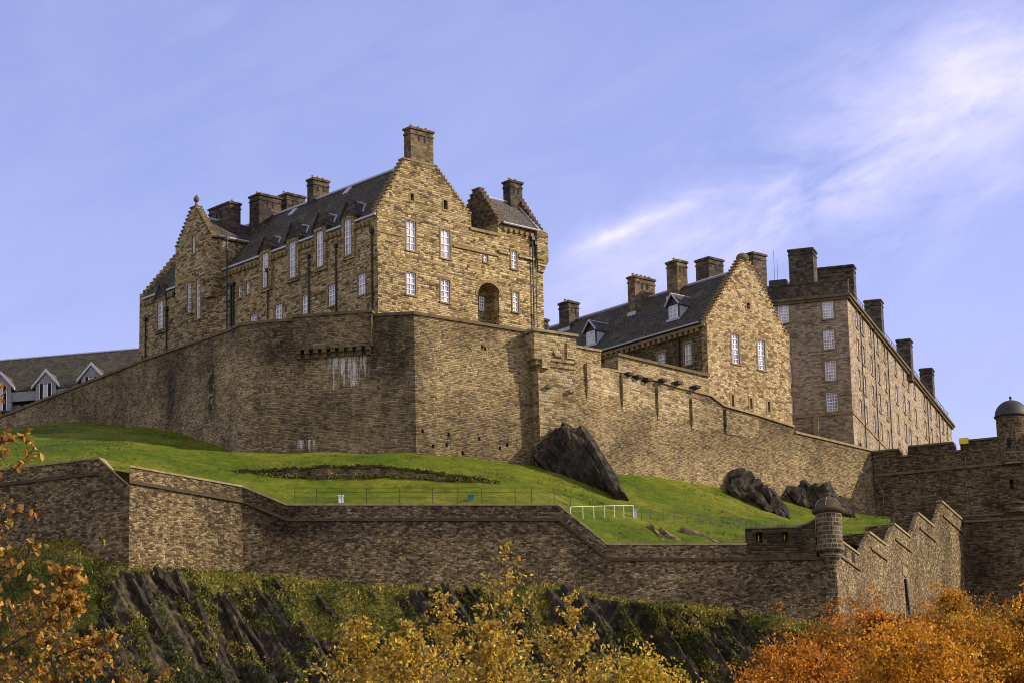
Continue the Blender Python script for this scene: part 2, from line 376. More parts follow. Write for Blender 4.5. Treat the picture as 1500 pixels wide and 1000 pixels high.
class MB:
    def __init__(s):
        s.v = []; s.f = []

    def add(s, vs, fs):
        o = len(s.v); s.v += [Vector(v) for v in vs]; s.f += [[i + o for i in f] for f in fs]
        return s

    def hexa(s, b, t):
        return s.add(list(b) + list(t), [[3, 2, 1, 0], [4, 5, 6, 7], [0, 1, 5, 4], [1, 2, 6, 5], [2, 3, 7, 6], [3, 0, 4, 7]])

    def box(s, f, u0, u1, n0, n1, z0, z1):
        # n0 < n1, n1 outermost
        b = [f.p(u0, n1, z0), f.p(u1, n1, z0), f.p(u1, n0, z0), f.p(u0, n0, z0)]
        t = [f.p(u0, n1, z1), f.p(u1, n1, z1), f.p(u1, n0, z1), f.p(u0, n0, z1)]
        return s.hexa(b, t)

    def wpoly(s, f, pts, n0, n1):
        """polygon (u,z), counter-clockwise seen from outside, extruded from n1 (front) to n0"""
        k = len(pts)
        vs = [f.p(u, n1, z) for u, z in pts] + [f.p(u, n0, z) for u, z in pts]
        fs = [list(range(k)), list(range(2 * k - 1, k - 1, -1))]
        for i in range(k):
            j = (i + 1) % k
            fs.append([i, k + i, k + j, j])
        return s.add(vs, fs)

    def spoly(s, f, pts, u0, u1):
        """polygon (n,z) extruded along u"""
        k = len(pts)
        vs = [f.p(u0, n, z) for n, z in pts] + [f.p(u1, n, z) for n, z in pts]
        fs = [list(range(k)), list(range(2 * k - 1, k - 1, -1))]
        for i in range(k):
            j = (i + 1) % k
            fs.append([i, k + i, k + j, j])
        return s.add(vs, fs)

    def plan(s, pts, z0, z1):
        k = len(pts)
        vs = [(p[0], p[1], z0) for p in pts] + [(p[0], p[1], z1) for p in pts]
        fs = [list(range(k - 1, -1, -1)), list(range(k, 2 * k))]
        for i in range(k):
            j = (i + 1) % k
            fs.append([i, j, k + j, k + i])
        return s.add(vs, fs)

    def tube(s, pts, rs, n=6):
        pts = [Vector(p) for p in pts]
        if not isinstance(rs, (list, tuple)): rs = [rs] * len(pts)
        vs = []; fs = []
        for i, p in enumerate(pts):
            d = (pts[min(i + 1, len(pts) - 1)] - pts[max(i - 1, 0)]).normalized()
            a = d.orthogonal().normalized(); b = d.cross(a)
            for k in range(n):
                an = 2 * math.pi * k / n
                vs.append(p + (a * math.cos(an) + b * math.sin(an)) * rs[i])
        for i in range(len(pts) - 1):
            for k in range(n):
                fs.append([i * n + k, i * n + (k + 1) % n, (i + 1) * n + (k + 1) % n, (i + 1) * n + k])
        fs += [list(range(n - 1, -1, -1)), list(range((len(pts) - 1) * n, len(pts) * n))]
        return s.add(vs, fs)

    def lathe(s, c, prof, n=20):
        vs = []; fs = []
        for r, z in prof:
            for k in range(n):
                a = 2 * math.pi * k / n
                vs.append((c[0] + r * math.cos(a), c[1] + r * math.sin(a), z))
        for i in range(len(prof) - 1):
            for k in range(n):
                fs.append([i * n + k, i * n + (k + 1) % n, (i + 1) * n + (k + 1) % n, (i + 1) * n + k])
        fs += [list(range(n - 1, -1, -1)), list(range((len(prof) - 1) * n, len(prof) * n))]
        return s.add(vs, fs)

    def build(s, name, mat, parent=None, org=None, fixn=True, smooth=False, cut=None):
        if parent is not None: org = ORG[parent.name]
        elif org is None:
            xs = [v.x for v in s.v]; ys = [v.y for v in s.v]
            org = Vector(((min(xs) + max(xs)) / 2, (min(ys) + max(ys)) / 2, min(v.z for v in s.v)))
        org = Vector(org)
        me = bpy.data.meshes.new(name)
        me.from_pydata([v - org for v in s.v], [], s.f)
        if fixn:
            bm = bmesh.new(); bm.from_mesh(me); bmesh.ops.recalc_face_normals(bm, faces=bm.faces); bm.to_mesh(me); bm.free()
        o = bpy.data.objects.new(name, me); C.objects.link(o); me.materials.append(mat)
        if parent is not None: o.parent = parent
        else: o.location = org
        ORG[o.name] = org
        if cut is not None and cut.v:
            cm = bpy.data.meshes.new('cutter'); cm.from_pydata([v - org for v in cut.v], [], cut.f)
            bm = bmesh.new(); bm.from_mesh(cm); bmesh.ops.recalc_face_normals(bm, faces=bm.faces); bm.to_mesh(cm); bm.free()
            co = bpy.data.objects.new('cutter', cm); C.objects.link(co)
            if parent is not None: co.parent = parent
            else: co.location = org
            md = o.modifiers.new('cut', 'BOOLEAN'); md.object = co; md.solver = 'EXACT'; md.operation = 'DIFFERENCE'; md.use_self = True
            bpy.context.view_layer.update()
            dg = bpy.context.evaluated_depsgraph_get()
            me2 = bpy.data.meshes.new_from_object(o.evaluated_get(dg))
            o.modifiers.clear(); o.data = me2; me2.name = name
            bpy.data.objects.remove(co); bpy.data.meshes.remove(cm); bpy.data.meshes.remove(me); me = me2
        set_uv(me)
        if smooth:
            for p in me.polygons: p.use_smooth = True
        return o


def islands(mb, name, mat, parent):
    """every separate piece of the builder becomes a part of its own"""
    par = list(range(len(mb.v)))
    def find(a):
        while par[a] != a: par[a] = par[par[a]]; a = par[a]
        return a
    for f in mb.f:
        for k in f[1:]: par[find(k)] = find(f[0])
    gr = {}
    for f in mb.f: gr.setdefault(find(f[0]), []).append(f)
    for fs in gr.values():
        ids = sorted({i for f in fs for i in f}); mp = {a: b for b, a in enumerate(ids)}
        m2 = MB(); m2.add([mb.v[i] for i in ids], [[mp[i] for i in f] for f in fs]); m2.build(name, mat, parent)


def tag(o, label, cat, group=None, kind=None):
    if label: o['label'] = label
    if cat: o['category'] = cat
    if group: o['group'] = group
    if kind: o['kind'] = kind
    return o


def thing(name, label, cat, loc, group=None):
    o = bpy.data.objects.new(name, None); C.objects.link(o); o.location = loc; o.empty_display_size = .5
    ORG[o.name] = Vector(loc)
    return tag(o, label, cat, group)


def mitre(pts):
    """outward normals at each vertex of a plan polyline (outward = right-hand side walking left to right, i.e. towards the camera)"""
    ns = []
    for i in range(len(pts)):
        segs = []
        if i > 0: segs.append((pts[i] - pts[i - 1]).normalized())
        if i < len(pts) - 1: segs.append((pts[i + 1] - pts[i]).normalized())
        nl = [Vector((d.y, -d.x)) for d in segs]
        if len(nl) == 1: ns.append(nl[0])
        else:
            b = (nl[0] + nl[1]).normalized(); ns.append(b / max(.35, b.dot(nl[0])))
    return ns


def strip(mb, pts, z0, z1, out0, out1, inn, n_first=None, n_last=None):
    """wall along plan polyline: front offset out0 at the bottom / out1 at the top, back offset -inn"""
    pts = [Vector(p) for p in pts]; ns = mitre(pts); k = len(pts)
    if n_first is not None: ns[0] = n_first
    if n_last is not None: ns[-1] = n_last
    if not isinstance(z0, (list, tuple)): z0 = [z0] * k
    if not isinstance(z1, (list, tuple)): z1 = [z1] * k
    vs = []
    for i in range(k):
        for o, z in ((out0, z0[i]), (out1, z1[i]), (-inn, z1[i]), (-inn, z0[i])):
            q = pts[i] + ns[i] * o; vs.append((q.x, q.y, z))
    fs = []
    for i in range(k - 1):
        a, b = 4 * i, 4 * i + 4
        for j in range(4):
            fs.append([a + j, b + j, b + (j + 1) % 4, a + (j + 1) % 4])
    fs += [[0, 1, 2, 3], [4 * k - 1, 4 * k - 2, 4 * k - 3, 4 * k - 4]]
    return mb.add(vs, fs)


def stairs(p0, p1, n, rise_first=True):
    """crow steps from p0 to p1 (u,z)"""
    out = []
    for i in range(n):
        a = (p0[0] + (p1[0] - p0[0]) * i / n, p0[1] + (p1[1] - p0[1]) * i / n)
        b = (p0[0] + (p1[0] - p0[0]) * (i + 1) / n, p0[1] + (p1[1] - p0[1]) * (i + 1) / n)
        out.append(a); out.append((a[0], b[1]) if rise_first else (b[0], a[1]))
    out.append(p1)
    return out


def crowcaps(f, pts, n0, n1, parent, along='u', mat='cope', t=.15, ov=.07):
    mb = MB()
    for (a0, z0), (a1, z1) in zip(pts[:-1], pts[1:]):
        if abs(z1 - z0) > 1e-4 or abs(a1 - a0) < .02: continue
        lo_, hi_ = min(a0, a1) - ov, max(a0, a1) + ov * .3
        if along == 'u': mb.box(f, lo_, hi_, n0 - .06, n1 + .07, z0 - .02, z0 + t)
        else: mb.spoly(f, [(lo_, z0 - .02), (hi_, z0 - .02), (hi_, z0 + t), (lo_, z0 + t)], n0 - .05, n1 + .05)
    islands(mb, 'crow_step', M[mat], parent)


def window(f, u, z0, z1, w, parent, cut, cols=2, rows=4, margin=.16, name='window', deep=.26, arch=False):
    """recess in the wall, stone margins, white sash, pane"""
    h = w / 2
    cut.box(f, u - h, u + h, -deep, .3, z0, z1)
    mb = MB()
    mg = margin
    mb.box(f, u - h - mg, u - h, -.05, .035, z0, z1); mb.box(f, u + h, u + h + mg, -.05, .035, z0, z1)
    mb.box(f, u - h - mg, u + h + mg, -.05, .038, z1, z1 + mg * 1.2)
    mb.box(f, u - h - mg - .04, u + h + mg + .04, -.05, .11, z0 - .16, z0)
    wo = mb.build(name, M['dress'], parent)
    sb = MB(); t = .085; n0, n1 = -.17, -.1
    sb.box(f, u - h, u - h + t, n0, n1, z0, z1); sb.box(f, u + h - t, u + h, n0, n1, z0, z1)
    sb.box(f, u - h + t, u + h - t, n0, n1, z0, z0 + t * 1.3); sb.box(f, u - h + t, u + h - t, n0, n1, z1 - t, z1)
    zm = (z0 + z1) / 2; sb.box(f, u - h + t, u + h - t, n0, n1 + .012, zm - .045, zm + .045)
    for i in range(1, cols):
        x = u - h + t + (w - 2 * t) * i / cols; sb.box(f, x - .03, x + .03, n0 + .01, n1 - .015, z0 + t, z1 - t)
    for j in range(1, rows):
        if rows % 2 == 0 and j == rows // 2: continue
        z = z0 + (z1 - z0) * j / rows; sb.box(f, u - h + t, u + h - t, n0 + .012, n1 - .018, z - .03, z + .03)
    sb.build('sash', M['white'], wo)
    MB().box(f, u - h + .01, u + h - .01, -.235, -.18, z0 + .01, z1 - .01).build('pane', M['glass'], wo)
    return wo


def slit(f, u, z0, z1, w, parent, cut, name='slit_window', margin=.2):
    cut.box(f, u - w / 2, u + w / 2, -.5, .3, z0, z1)
    mb = MB()
    mb.box(f, u - w / 2 - margin, u - w / 2, -.05, .03, z0, z1); mb.box(f, u + w / 2, u + w / 2 + margin, -.05, .03, z0, z1)
    mb.box(f, u - w / 2 - margin, u + w / 2 + margin, -.05, .034, z1, z1 + margin); mb.box(f, u - w / 2 - margin, u + w / 2 + margin, -.05, .034, z0 - margin, z0)
    o = mb.build(name, M['dress'], parent)
    MB().box(f, u - w / 2 + .005, u + w / 2 - .005, -.48, -.42, z0 + .005, z1 - .005).build('opening', M['void'], o)
    return o


def chimney(f, u0, u1, n0, n1, z0, z1, parent, pots=0, mat='chim', along_u=True, vents=True):
    mb = MB(); zc = z1 - .32
    mb.box(f, u0, u1, n0, n1, z0, zc - .5)
    mb.box(f, u0 - .07, u1 + .07, n0 - .07, n1 + .07, zc - .5, zc - .36)
    mb.box(f, u0, u1, n0, n1, zc - .36, zc)
    mb.box(f, u0 - .12, u1 + .12, n0 - .12, n1 + .12, zc, zc + .2)
    # bevelled top
    a = [f.p(u0 - .12, n1 + .12, zc + .2), f.p(u1 + .12, n1 + .12, zc + .2), f.p(u1 + .12, n0 - .12, zc + .2), f.p(u0 - .12, n0 - .12, zc + .2)]
    b = [f.p(u0 + .1, n1 - .1, z1), f.p(u1 - .1, n1 - .1, z1), f.p(u1 - .1, n0 + .1, z1), f.p(u0 + .1, n0 + .1, z1)]
    mb.hexa(a, b)
    o = mb.build('chimney', M[mat], parent)
    if vents and (u1 - u0) > .9:
        vm = MB()
        for k in (-.35, .25):
            c = (u0 + u1) / 2 + k * min(1.2, (u1 - u0) * .6)
            vm.box(f, c - .1, c + .1, n1 - .05, n1 + .012, zc - 1.15, zc - .6)
        islands(vm, 'flue_vent', M['void'], o)
    for k in range(pots):
        q = (k + .5) / pots
        c = f.p(u0 + (u1 - u0) * q, (n0 + n1) / 2, 0) if along_u else f.p((u0 + u1) / 2, n0 + (n1 - n0) * q, 0)
        MB().lathe((c.x, c.y), [(.15, z1 - .02), (.13, z1 + .18), (.17, z1 + .22), (.15, z1 + .28)], 8).build('chimney_pot', M['pot'], o)
    return o


def pipe(f, u, z0, z1, parent, r=.085):
    mb = MB(); mb.tube([f.p(u, .14, z0), f.p(u, .14, z1)], r, 6)
    mb.box(f, u - .2, u + .2, .02, .32, z1 - .05, z1 + .3)
    return mb.build('drainpipe', M['iron'], parent)


def corbels(f, u0, u1, z, parent, step=.62, h=.42, w=.3, out=.3, mat='cope', skip=()):
    mb = MB(); u = u0
    while u + w < u1:
        if not any(a - .1 < u + w / 2 < b + .1 for a, b in skip):
            mb.box(f, u, u + w, -.05, out, z - h, z)
        u += step
    return islands(mb, 'corbel', M[mat], parent)


def roof_slab(mb, f, quad, t=.18):
    """quad: four world points of the upper surface, counter-clockwise from above; thickened downwards"""
    q = [Vector(p) for p in quad]
    n = (q[1] - q[0]).cross(q[2] - q[0]).normalized()
    if n.z < 0: n = -n
    mb.hexa([p - n * t for p in q], q)


# ================================================================== THE HOSPITAL-LIKE MAIN BUILDING
A = plan_at(554, 460, 280)
G = Frame(A, 41.5); L = Frame(A, -48.5)     # gable front ; long flank (u negative = further back)
main = thing('castle_building', 'tall sandstone building with a big sunlit crow-stepped gable and central chimney above the bastion', 'building', G.p(6, -10, 70))
ze = L.hit(551, 314)[1]                       # eave height
zb = 68.0
uR = G.hit(688, 330)[0]; apx = G.hit(621, 208); apex_u = uR / 2 + .1
uT0 = G.hit(729, 340)[0]; uT1 = G.hit(794, 350)[0]
Lend = -L.hit(210, 450)[0]
zr = G.hit(622, 229)[1] - .35                    # ridge height (front)
cut = MB(); cutL = MB(); cutT = MB()
# gable wall with crow steps
pL0 = (0.0, ze + .15); cl = G.hit(596, 246); cR = G.hit(636, 232)
cz = (cl[1] + cR[1]) / 2
pR1 = G.hit(684, 316); zpar = G.hit(706, 341)[1]
poly = [(0, zb), (uT0, zb), (uT0, zpar), (uR + .2, zpar), (uR + .2, pR1[1])]
poly += stairs((uR + .2, pR1[1]), (cR[0] + .1, cz), 15)[1:]
poly += stairs((cl[0] - .1, cz), (0, pL0[1]), 14, False)
MBg = MB().wpoly(G, poly, -.75, 0)
crowcaps(G, poly[5:-1], -.75, 0, main, mat='dress')
# windows on the gable
WG = [((595, 609), 324, 367, 1.18), ((645, 659.5), 337, 378.5, 1.18), ((595, 609), 399, 432, 1.15), ((645, 659), 410, 443, 1.15)]
for (xa, xb), ya, yb, w in WG:
    u, z1 = G.hit((xa + xb) / 2, ya); _, z0 = G.hit((xa + xb) / 2, yb)
    window(G, u, z0, z1, w, main, cut, 2, 4 if yb - ya > 36 else 4)
for x, ya, yb, w in [(603.5, 284, 294, .42), (652.5, 294, 307, .5)]:
    u, z1 = G.hit(x, ya); _, z0 = G.hit(x, yb); slit(G, u, z0, z1, w, main, cut, margin=.16)
u, z1 = G.hit(711, 371); _, z0 = G.hit(711, 384); window(G, u, z0, z1, .55, main, cut, 2, 2, .12)
# arched recess
ua0 = G.hit(700, 450)[0]; ua1 = G.hit(735, 450)[0]; zs = G.hit(717, 437)[1]; rr = (ua1 - ua0) / 2
arc = [(ua0, zb + 1), (ua1, zb + 1)] + [((ua0 + ua1) / 2 + rr * math.cos(t), zs + rr * math.sin(t)) for t in np.linspace(0, math.pi, 13)]
cut2 = MB().wpoly(G, arc, -1.6, .4)
cut.v, o_ = cut.v + cut2.v, len(cut.v); cut.f += [[i + o_ for i in ff] for ff in cut2.f]
back = MB().box(G, .5, uT0 + 2, -2.6, -.75, zb, ze - 2.2)      # solid masonry behind the front skin
zarch = zs + rr
MBg.build('gable_wall', M['hosp'], main, cut=cut)
back.build('inner_wall', M['hosp'], main, cut=cut2)
am = MB()
for i in range(12):
    t0, t1 = math.pi * i / 12, math.pi * (i + 1) / 12
    c = (ua0 + ua1) / 2
    am.wpoly(G, [(c + rr * math.cos(t0), zs + rr * math.sin(t0)), (c + (rr + .3) * math.cos(t0), zs + (rr + .3) * math.sin(t0)),
                 (c + (rr + .3) * math.cos(t1), zs + (rr + .3) * math.sin(t1)), (c + rr * math.cos(t1), zs + rr * math.sin(t1))], -.05, .05)
am.build('arch_moulding', M['dress'], main)
# narrow window inside the arch, on its back wall
Gin = Frame(G.pl(0, -1.6), 41.5)
u, z1 = Gin.hit(704.5, 436); _, z0 = Gin.hit(704.5, 455)
MBw = MB(); wi = MBw.box(Gin, u - .45, u + .45, -.02, .04, z0 - .12, z1 + .12).build('window', M['dress'], main)
s_ = MB(); s_.box(Gin, u - .3, u + .3, .04, .06, z0, z1); s_.build('pane', M['glass'], wi)
s_ = MB()
for q in (-.3, -.03, .24): s_.box(Gin, u + q, u + q + .06, .06, .09, z0, z1)
for k in range(5): s_.box(Gin, u - .3, u + .3, .06, .085, z0 + (z1 - z0) * k / 4 - .03, z0 + (z1 - z0) * k / 4 + .03)
s_.build('sash', M['white'], wi)
# string course across the gable and tower
zst = G.hit(575, 336)[1]
st = MB()
zst = G.hit(690, 366)[1]
st.box(G, G.hit(663, 360)[0], uT0 + .02, -.05, .14, zst - .12, zst + .12)
st.box(G, uR, uT0 + .02, -.8, .16, zpar, zpar + .28)
st.box(G, 0.02, G.hit(592, 345)[0], -.05, .09, G.hit(575, 343)[1] - .1, G.hit(575, 343)[1] + .1)
islands(st, 'string_course', M['dress'], main)
# gable chimney
chimney(G, cl[0] + .5, cR[0] - .12, -1.0, .04, cz - .4, G.hit(614, 187)[1], main, 3, 'chim2')
# body of the long range
dl = MB()
dl.box(L, -Lend, -.75, -1.0, 0, zb, ze)     # flank wall skin, 1 m thick
long_wall = dl
# crow-step gable of the far end
zR = zr
fe = MB()
farp = [(0, zb), (0, ze + .2)] + stairs((0.0, ze + .2), (uR / 2, zR + .6), 14)[1:] + stairs((uR / 2, zR + .6), (uR, ze + .2), 14, False)[1:] + [(uR, zb)]
fe.wpoly(G, farp[::-1], -Lend - .7, -Lend); fe.build('far_gable_wall', M['hosp'], main)
MB().box(G, .8, uR - .3, -Lend, -2.6, zb, ze - .3).build('core_wall', M['hosp'], main)
MB().box(G, uR - .3, uR, -Lend, -.75, zb, ze).build('rear_wall', M['hosp'], main)
# roof
rf = MB(); ov = .03
roof_slab(rf, G, [G.p(-ov, -.75, ze + .05), G.p(uR / 2, -.75, zR), G.p(uR / 2, -Lend, zR), G.p(-ov, -Lend, ze + .05)], .3)
roof_slab(rf, G, [G.p(uR + ov, -.75, ze + .05), G.p(uR + ov, -Lend, ze + .05), G.p(uR / 2, -Lend, zR), G.p(uR / 2, -.75, zR)], .3)
roof = rf.build('roof', M['slate'], main)
pitch = (zR - ze) / (uR / 2 + ov)


def zroof(u): return ze + .05 + (u + ov) * pitch


ln = MB()
ln.tube([G.p(uR / 2, -.8, zR + .08), G.p(uR / 2, -Lend, zR + .08)], .14, 6)
ln.build('ridge_flashing', M['lead'], roof)
# skylights
sk = MB()
for (x, y) in [(508, 281), (428, 312), (588, 246)]:
    # meet roof plane: search along flank for the point at that pixel
    best = None
    for k in range(400):
        u = k * uR / 2 / 400
        n, z = G.side(x, y, u)
        e = abs(z - zroof(u))
        if best is None or e < best[0]: best = (e, u, n)
    _, u, n = best
    roof_slab(sk, G, [G.p(u - .35, n - .35, zroof(u - .35) + .14), G.p(u + .35, n - .35, zroof(u + .35) + .14), G.p(u + .35, n + .35, zroof(u + .35) + .14), G.p(u - .35, n + .35, zroof(u - .35) + .14)][::-1], .12)
islands(sk, 'skylight', M['lead'], roof)
# wallhead dormers with tall windows
DORM = [(388.5, 371, 421), (428, 354, 407), (468, 338.5, 391), (509, 321.5, 374)]
skips = []


def wall_dormer(x, ya, yb, w=1.05, body=True):
    Ld = Frame(L.pl(0, .22), -48.5)
    u, z1 = Ld.hit(x, ya); _, z0 = Ld.hit(x, yb)
    hw = w / 2 + .42; zt = z1 + .3; zp = zt + 1.55
    d = MB(); cD = MB()
    d.wpoly(L, [(u - hw, z0 - .4), (u + hw, z0 - .4), (u + hw, zt), (u, zp - .1), (u - hw, zt)], -.9, .22)
    window(Ld, u, z0, z1, w, main, cD, 2, 6, .14)
    cutD.box(L, u - w / 2, u + w / 2, -.1, .5, z0, z1)
    dob = d.build('dormer', M['hosp'], main, cut=cD)
    # pediment skews
    pm = MB()
    for sgn in (-1, 1):
        a = [(u + sgn * (hw + .22), zt - .22), (u + sgn * (hw + .22), zt + .1), (u, zp + .22), (u, zp - .15)]
        pm.wpoly(L, a if sgn > 0 else a[::-1], -.9, .36)
    pm.build('pediment', M['chim'], dob)
    MB().wpoly(L, [(u - hw, zt + .02), (u + hw, zt + .02), (u, zp - .14)], .2, .24).build('tympanum', M['chim'], dob)
    # dormer roof running back into the main slope
    ub = min((zp - ze) / pitch, uR / 2 - .2)
    us = min(max(0.0, (zt - ze)) / pitch, uR / 2 - .3)
    r = MB()
    for sgn in (-1, 1):
        q = [L.p(u + sgn * (hw + .12), -.4, zt), L.p(u, -.4, zp), L.p(u, -ub, zp), L.p(u + sgn * (hw + .12), -us, zt)]
        roof_slab(r, L, q, .1)
    r.build('dormer_roof', M['slate'], dob)
    side = MB()
    for sgn in (-1, 1):
        side.spoly(L, [(-.5, ze - .5), (-.5, zt), (-us - .05, zt), (-us * .3, ze - .5)], u + sgn * hw - .06, u + sgn * hw + .06)
    islands(side, 'dormer_cheek', M['hosp'], dob)
    fl = MB()
    fl.tube([L.p(u, -.3, zp + .05), L.p(u, -ub, zp + .06)], .1, 5)
    fl.tube([L.p(u, -ub, zp + .06), L.p(u + hw + .1, -us - .05, zt + .12)], .1, 5)
    fl.tube([L.p(u, -ub, zp + .06), L.p(u - hw - .1, -us - .05, zt + .12)], .1, 5)
    fl.build('dormer_flashing', M['lead'], dob)
    skips.append((u - hw - .1, u + hw + .1))


cutD = MB()
for x, ya, yb in DORM: wall_dormer(x, ya, yb)
for x, ya, yb in [(529.7, 401, 432), (486, 417, 448), (447.6, 432, 460), (408, 446, 474), (372, 460, 482)]:
    u, z1 = L.hit(x, ya); _, z0 = L.hit(x, yb); window(L, u, z0, z1, 1.15, main, cutD, 2, 4, .15)
for x, ya, yb in [(351.6, 419, 436), (363.2, 413, 431)]:
    u, z1 = L.hit(x, ya); _, z0 = L.hit(x, yb); window(L, u, z0, z1, .6, main, cutD, 1, 2, .14)
# far part of the flank, left of the cross wing
for x, ya, yb in [(235, 441, 482), (265, 430, 469)]: wall_dormer(x, ya, yb, .95)
for x, ya, yb in [(235.5, 513, 524), (264, 500, 511), (277, 501, 510)]:
    u, z1 = L.hit(x, ya); _, z0 = L.hit(x, yb); window(L, u, z0, z1, .8, main, cutD, 2, 2, .14)
long_wall.build('flank_wall', M['hosp'], main, cut=cutD)
corbels(L, -Lend + .3, -1.0, ze - .45, main, skip=skips, mat='dress')
edges = [-Lend] + [e for sk_ in sorted(skips) for e in sk_] + [-.1]
for a, b in zip(edges[::2], edges[1::2]):
    if b - a < .3: continue
    MB().box(L, a, b, -.05, .1, ze - .45, ze - .3).build('eaves_course', M['dress'], main)
    MB().box(L, a, b, .02, .24, ze - .08, ze + .1).build('gutter', M['lead'], roof)
for x, y0, y1 in [(547, 460, 340), (494, 470, 362), (454, 470, 378), (393.6, 480, 398), (245, 520, 455), (214, 535, 470)]:
    u, za = L.hit(x, y0); _, zb_ = L.hit(x, y1); pipe(L, u, za - 2, zb_, main)
# cross wing
W0 = L.hit(258, 400)[0]; W1 = L.hit(310, 400)[0]
WF = 1.5                                     # how far it stands forward
LW = Frame(L.pl(0, WF), -48.5)
w0 = LW.hit(257, 380)[0]; w1 = LW.hit(309.5, 380)[0]
zwe = LW.hit(309.5, 347)[1]; zwa = LW.hit(287, 303)[1]
wing = MB()
cw = MB()
wm = (w0 + w1) / 2
wpoly_ = [(w0, zwe - 6.2), (w1, zwe - 6.2), (w1, zwe)] + stairs((w1, zwe), (wm + .25, zwa), 11)[1:] + stairs((wm - .25, zwa), (w0, zwe), 11, False)
wing.wpoly(LW, wpoly_, -.7, 0)
crowcaps(LW, wpoly_[2:], -.7, 0, main)
for x, ya, yb, w in [(284, 346, 372, .5)]:
    u, z1 = LW.hit(x, ya); _, z0 = LW.hit(x, yb); window(LW, u, z0, z1, w, main, cw, 1, 2, .12)
for x, ya, yb, w in [(277.5, 414, 458, .62), (290.5, 409, 467, .62)]:
    u, z1 = LW.hit(x, ya); _, z0 = LW.hit(x, yb); window(LW, u, z0, z1, w, main, cw, 1, 6, .12)
wing.build('wing_gable_wall', M['hosp'], main, cut=cw)
# lower stage with a splayed corner
zl = zwe - 6.2
lo = MB(); ww1 = LW.hit(312, 400)[0]
pl = [LW.pl(w0, 0), LW.pl(w1 - 1.6, 0), LW.pl(w1 + .9, -1.2), LW.pl(w1 + 1.3, -WF - .2), LW.pl(w0, -WF - .2)]
cw2 = MB()
for x, ya, yb, w in [(277.5, 414, 458, .62), (290.5, 409, 467, .62)]:
    u, z1 = LW.hit(x, ya); _, z0 = LW.hit(x, yb); cw2.box(LW, u - w / 2, u + w / 2, -.26, .3, z0, z1)
lo.plan([(p.x, p.y) for p in pl], zb, zl - .02)
lo.build('splayed_base', M['hosp'], main, cut=cw2)
wb = MB(); wb.box(LW, w0 + .01, w1, -uR / 2 - 2, -.7, zl - .5, zwe); wb.build('wing_wall', M['hosp'], main)
fl = MB(); fl.box(LW, w1 - .05, w1 + .25, -uR / 2, -.05, zwe - .02, zwe + .14); fl.build('wing_eaves', M['dress'], main)
wr = MB()
zwr = zwa - .9
roof_slab(wr, LW, [LW.p(w1 + .25, -.7, zwe + .1), LW.p(wm, -.7, zwr), LW.p(wm, -uR - 2, zwr), LW.p(w1 + .25, -uR - 2, zwe + .1)], .22)
roof_slab(wr, LW, [LW.p(w0 - .25, -.7, zwe + .1), LW.p(wm, -.7, zwr), LW.p(wm, -uR - 2, zwr), LW.p(w0 - .25, -uR - 2, zwe + .1)], .22)
wro = wr.build('wing_roof', M['slate'], main)
MB().tube([LW.p(wm, -.7, zwr + .08), LW.p(wm, -uR, zwr + .08)], .13, 5).build('ridge_flashing', M['lead'], wro)
MB().tube([LW.p(w1 + .3, -.7, zwe + .16), LW.p(w1 + .3, -4.6, zwe + .16)], .1, 5).build('gutter', M['lead'], wro)
q = LW.p(wm, -.35, zwa)
MB().lathe((q.x, q.y), [(.3, zwa - .1), (.34, zwa + .15), (.14, zwa + .35), (.1, zwa + .6), (.27, zwa + .75), (.3, zwa + 1.0), (.16, zwa + 1.25), (.02, zwa + 1.4)], 10).build('finial', M['cope'], main)
pipe(LW, LW.hit(334, 400)[0], zb, zwe - 1, main)
for k in (0, .35):
    u = L.hit(340, 440)[0] + k; pipe(L, u, zb, L.hit(340, 420)[1], main, .11)
# chimneys on the ridge
def on_ridge(x0, x1, ytop, nd, parent, pots, u_c=None, wid=1.0, zbase=None, mat='chim'):
    u_c = uR / 2 if u_c is None else u_c
    n0, zt = G.side(x0, ytop, u_c); n1, _ = G.side(x1, ytop, u_c)
    chimney(Frame(G.pl(u_c - wid, 0), 41.5), 0, 2 * wid, min(n0, n1), max(n0, n1), zbase or zR - 1.5, zt, parent, pots, mat, along_u=False)


n0, _ = G.side(394, 300, uR / 2)
chimney(G, uR / 2 - 1.9, uR / 2 + .9, n0 - .8, n0 + .9, zR - 4.5, G.side(397, 281, uR / 2 - 1)[1], main, 4)
chimney(G, uR / 2 + 1.6, uR / 2 + 4.0, n0 - .8, n0 + .9, zR - 2.5, G.side(428, 284, uR / 2 + 2.5)[1], main, 4)
n0, _ = G.side(466, 290, uR / 2 + .6)
chimney(G, uR / 2 - .4, uR / 2 + 1.6, n0 - .5, n0 + .5, zR - 2, G.side(466, 263, uR / 2 + .6)[1], main, 3)
n0, _ = LW.side(335, 310, wm + 1.2)
chimney(LW, wm - 1.7, wm + 1.9, n0 - 1.0, n0 + .4, zwr - 1.5, LW.side(335, 303, wm)[1], main, 4)

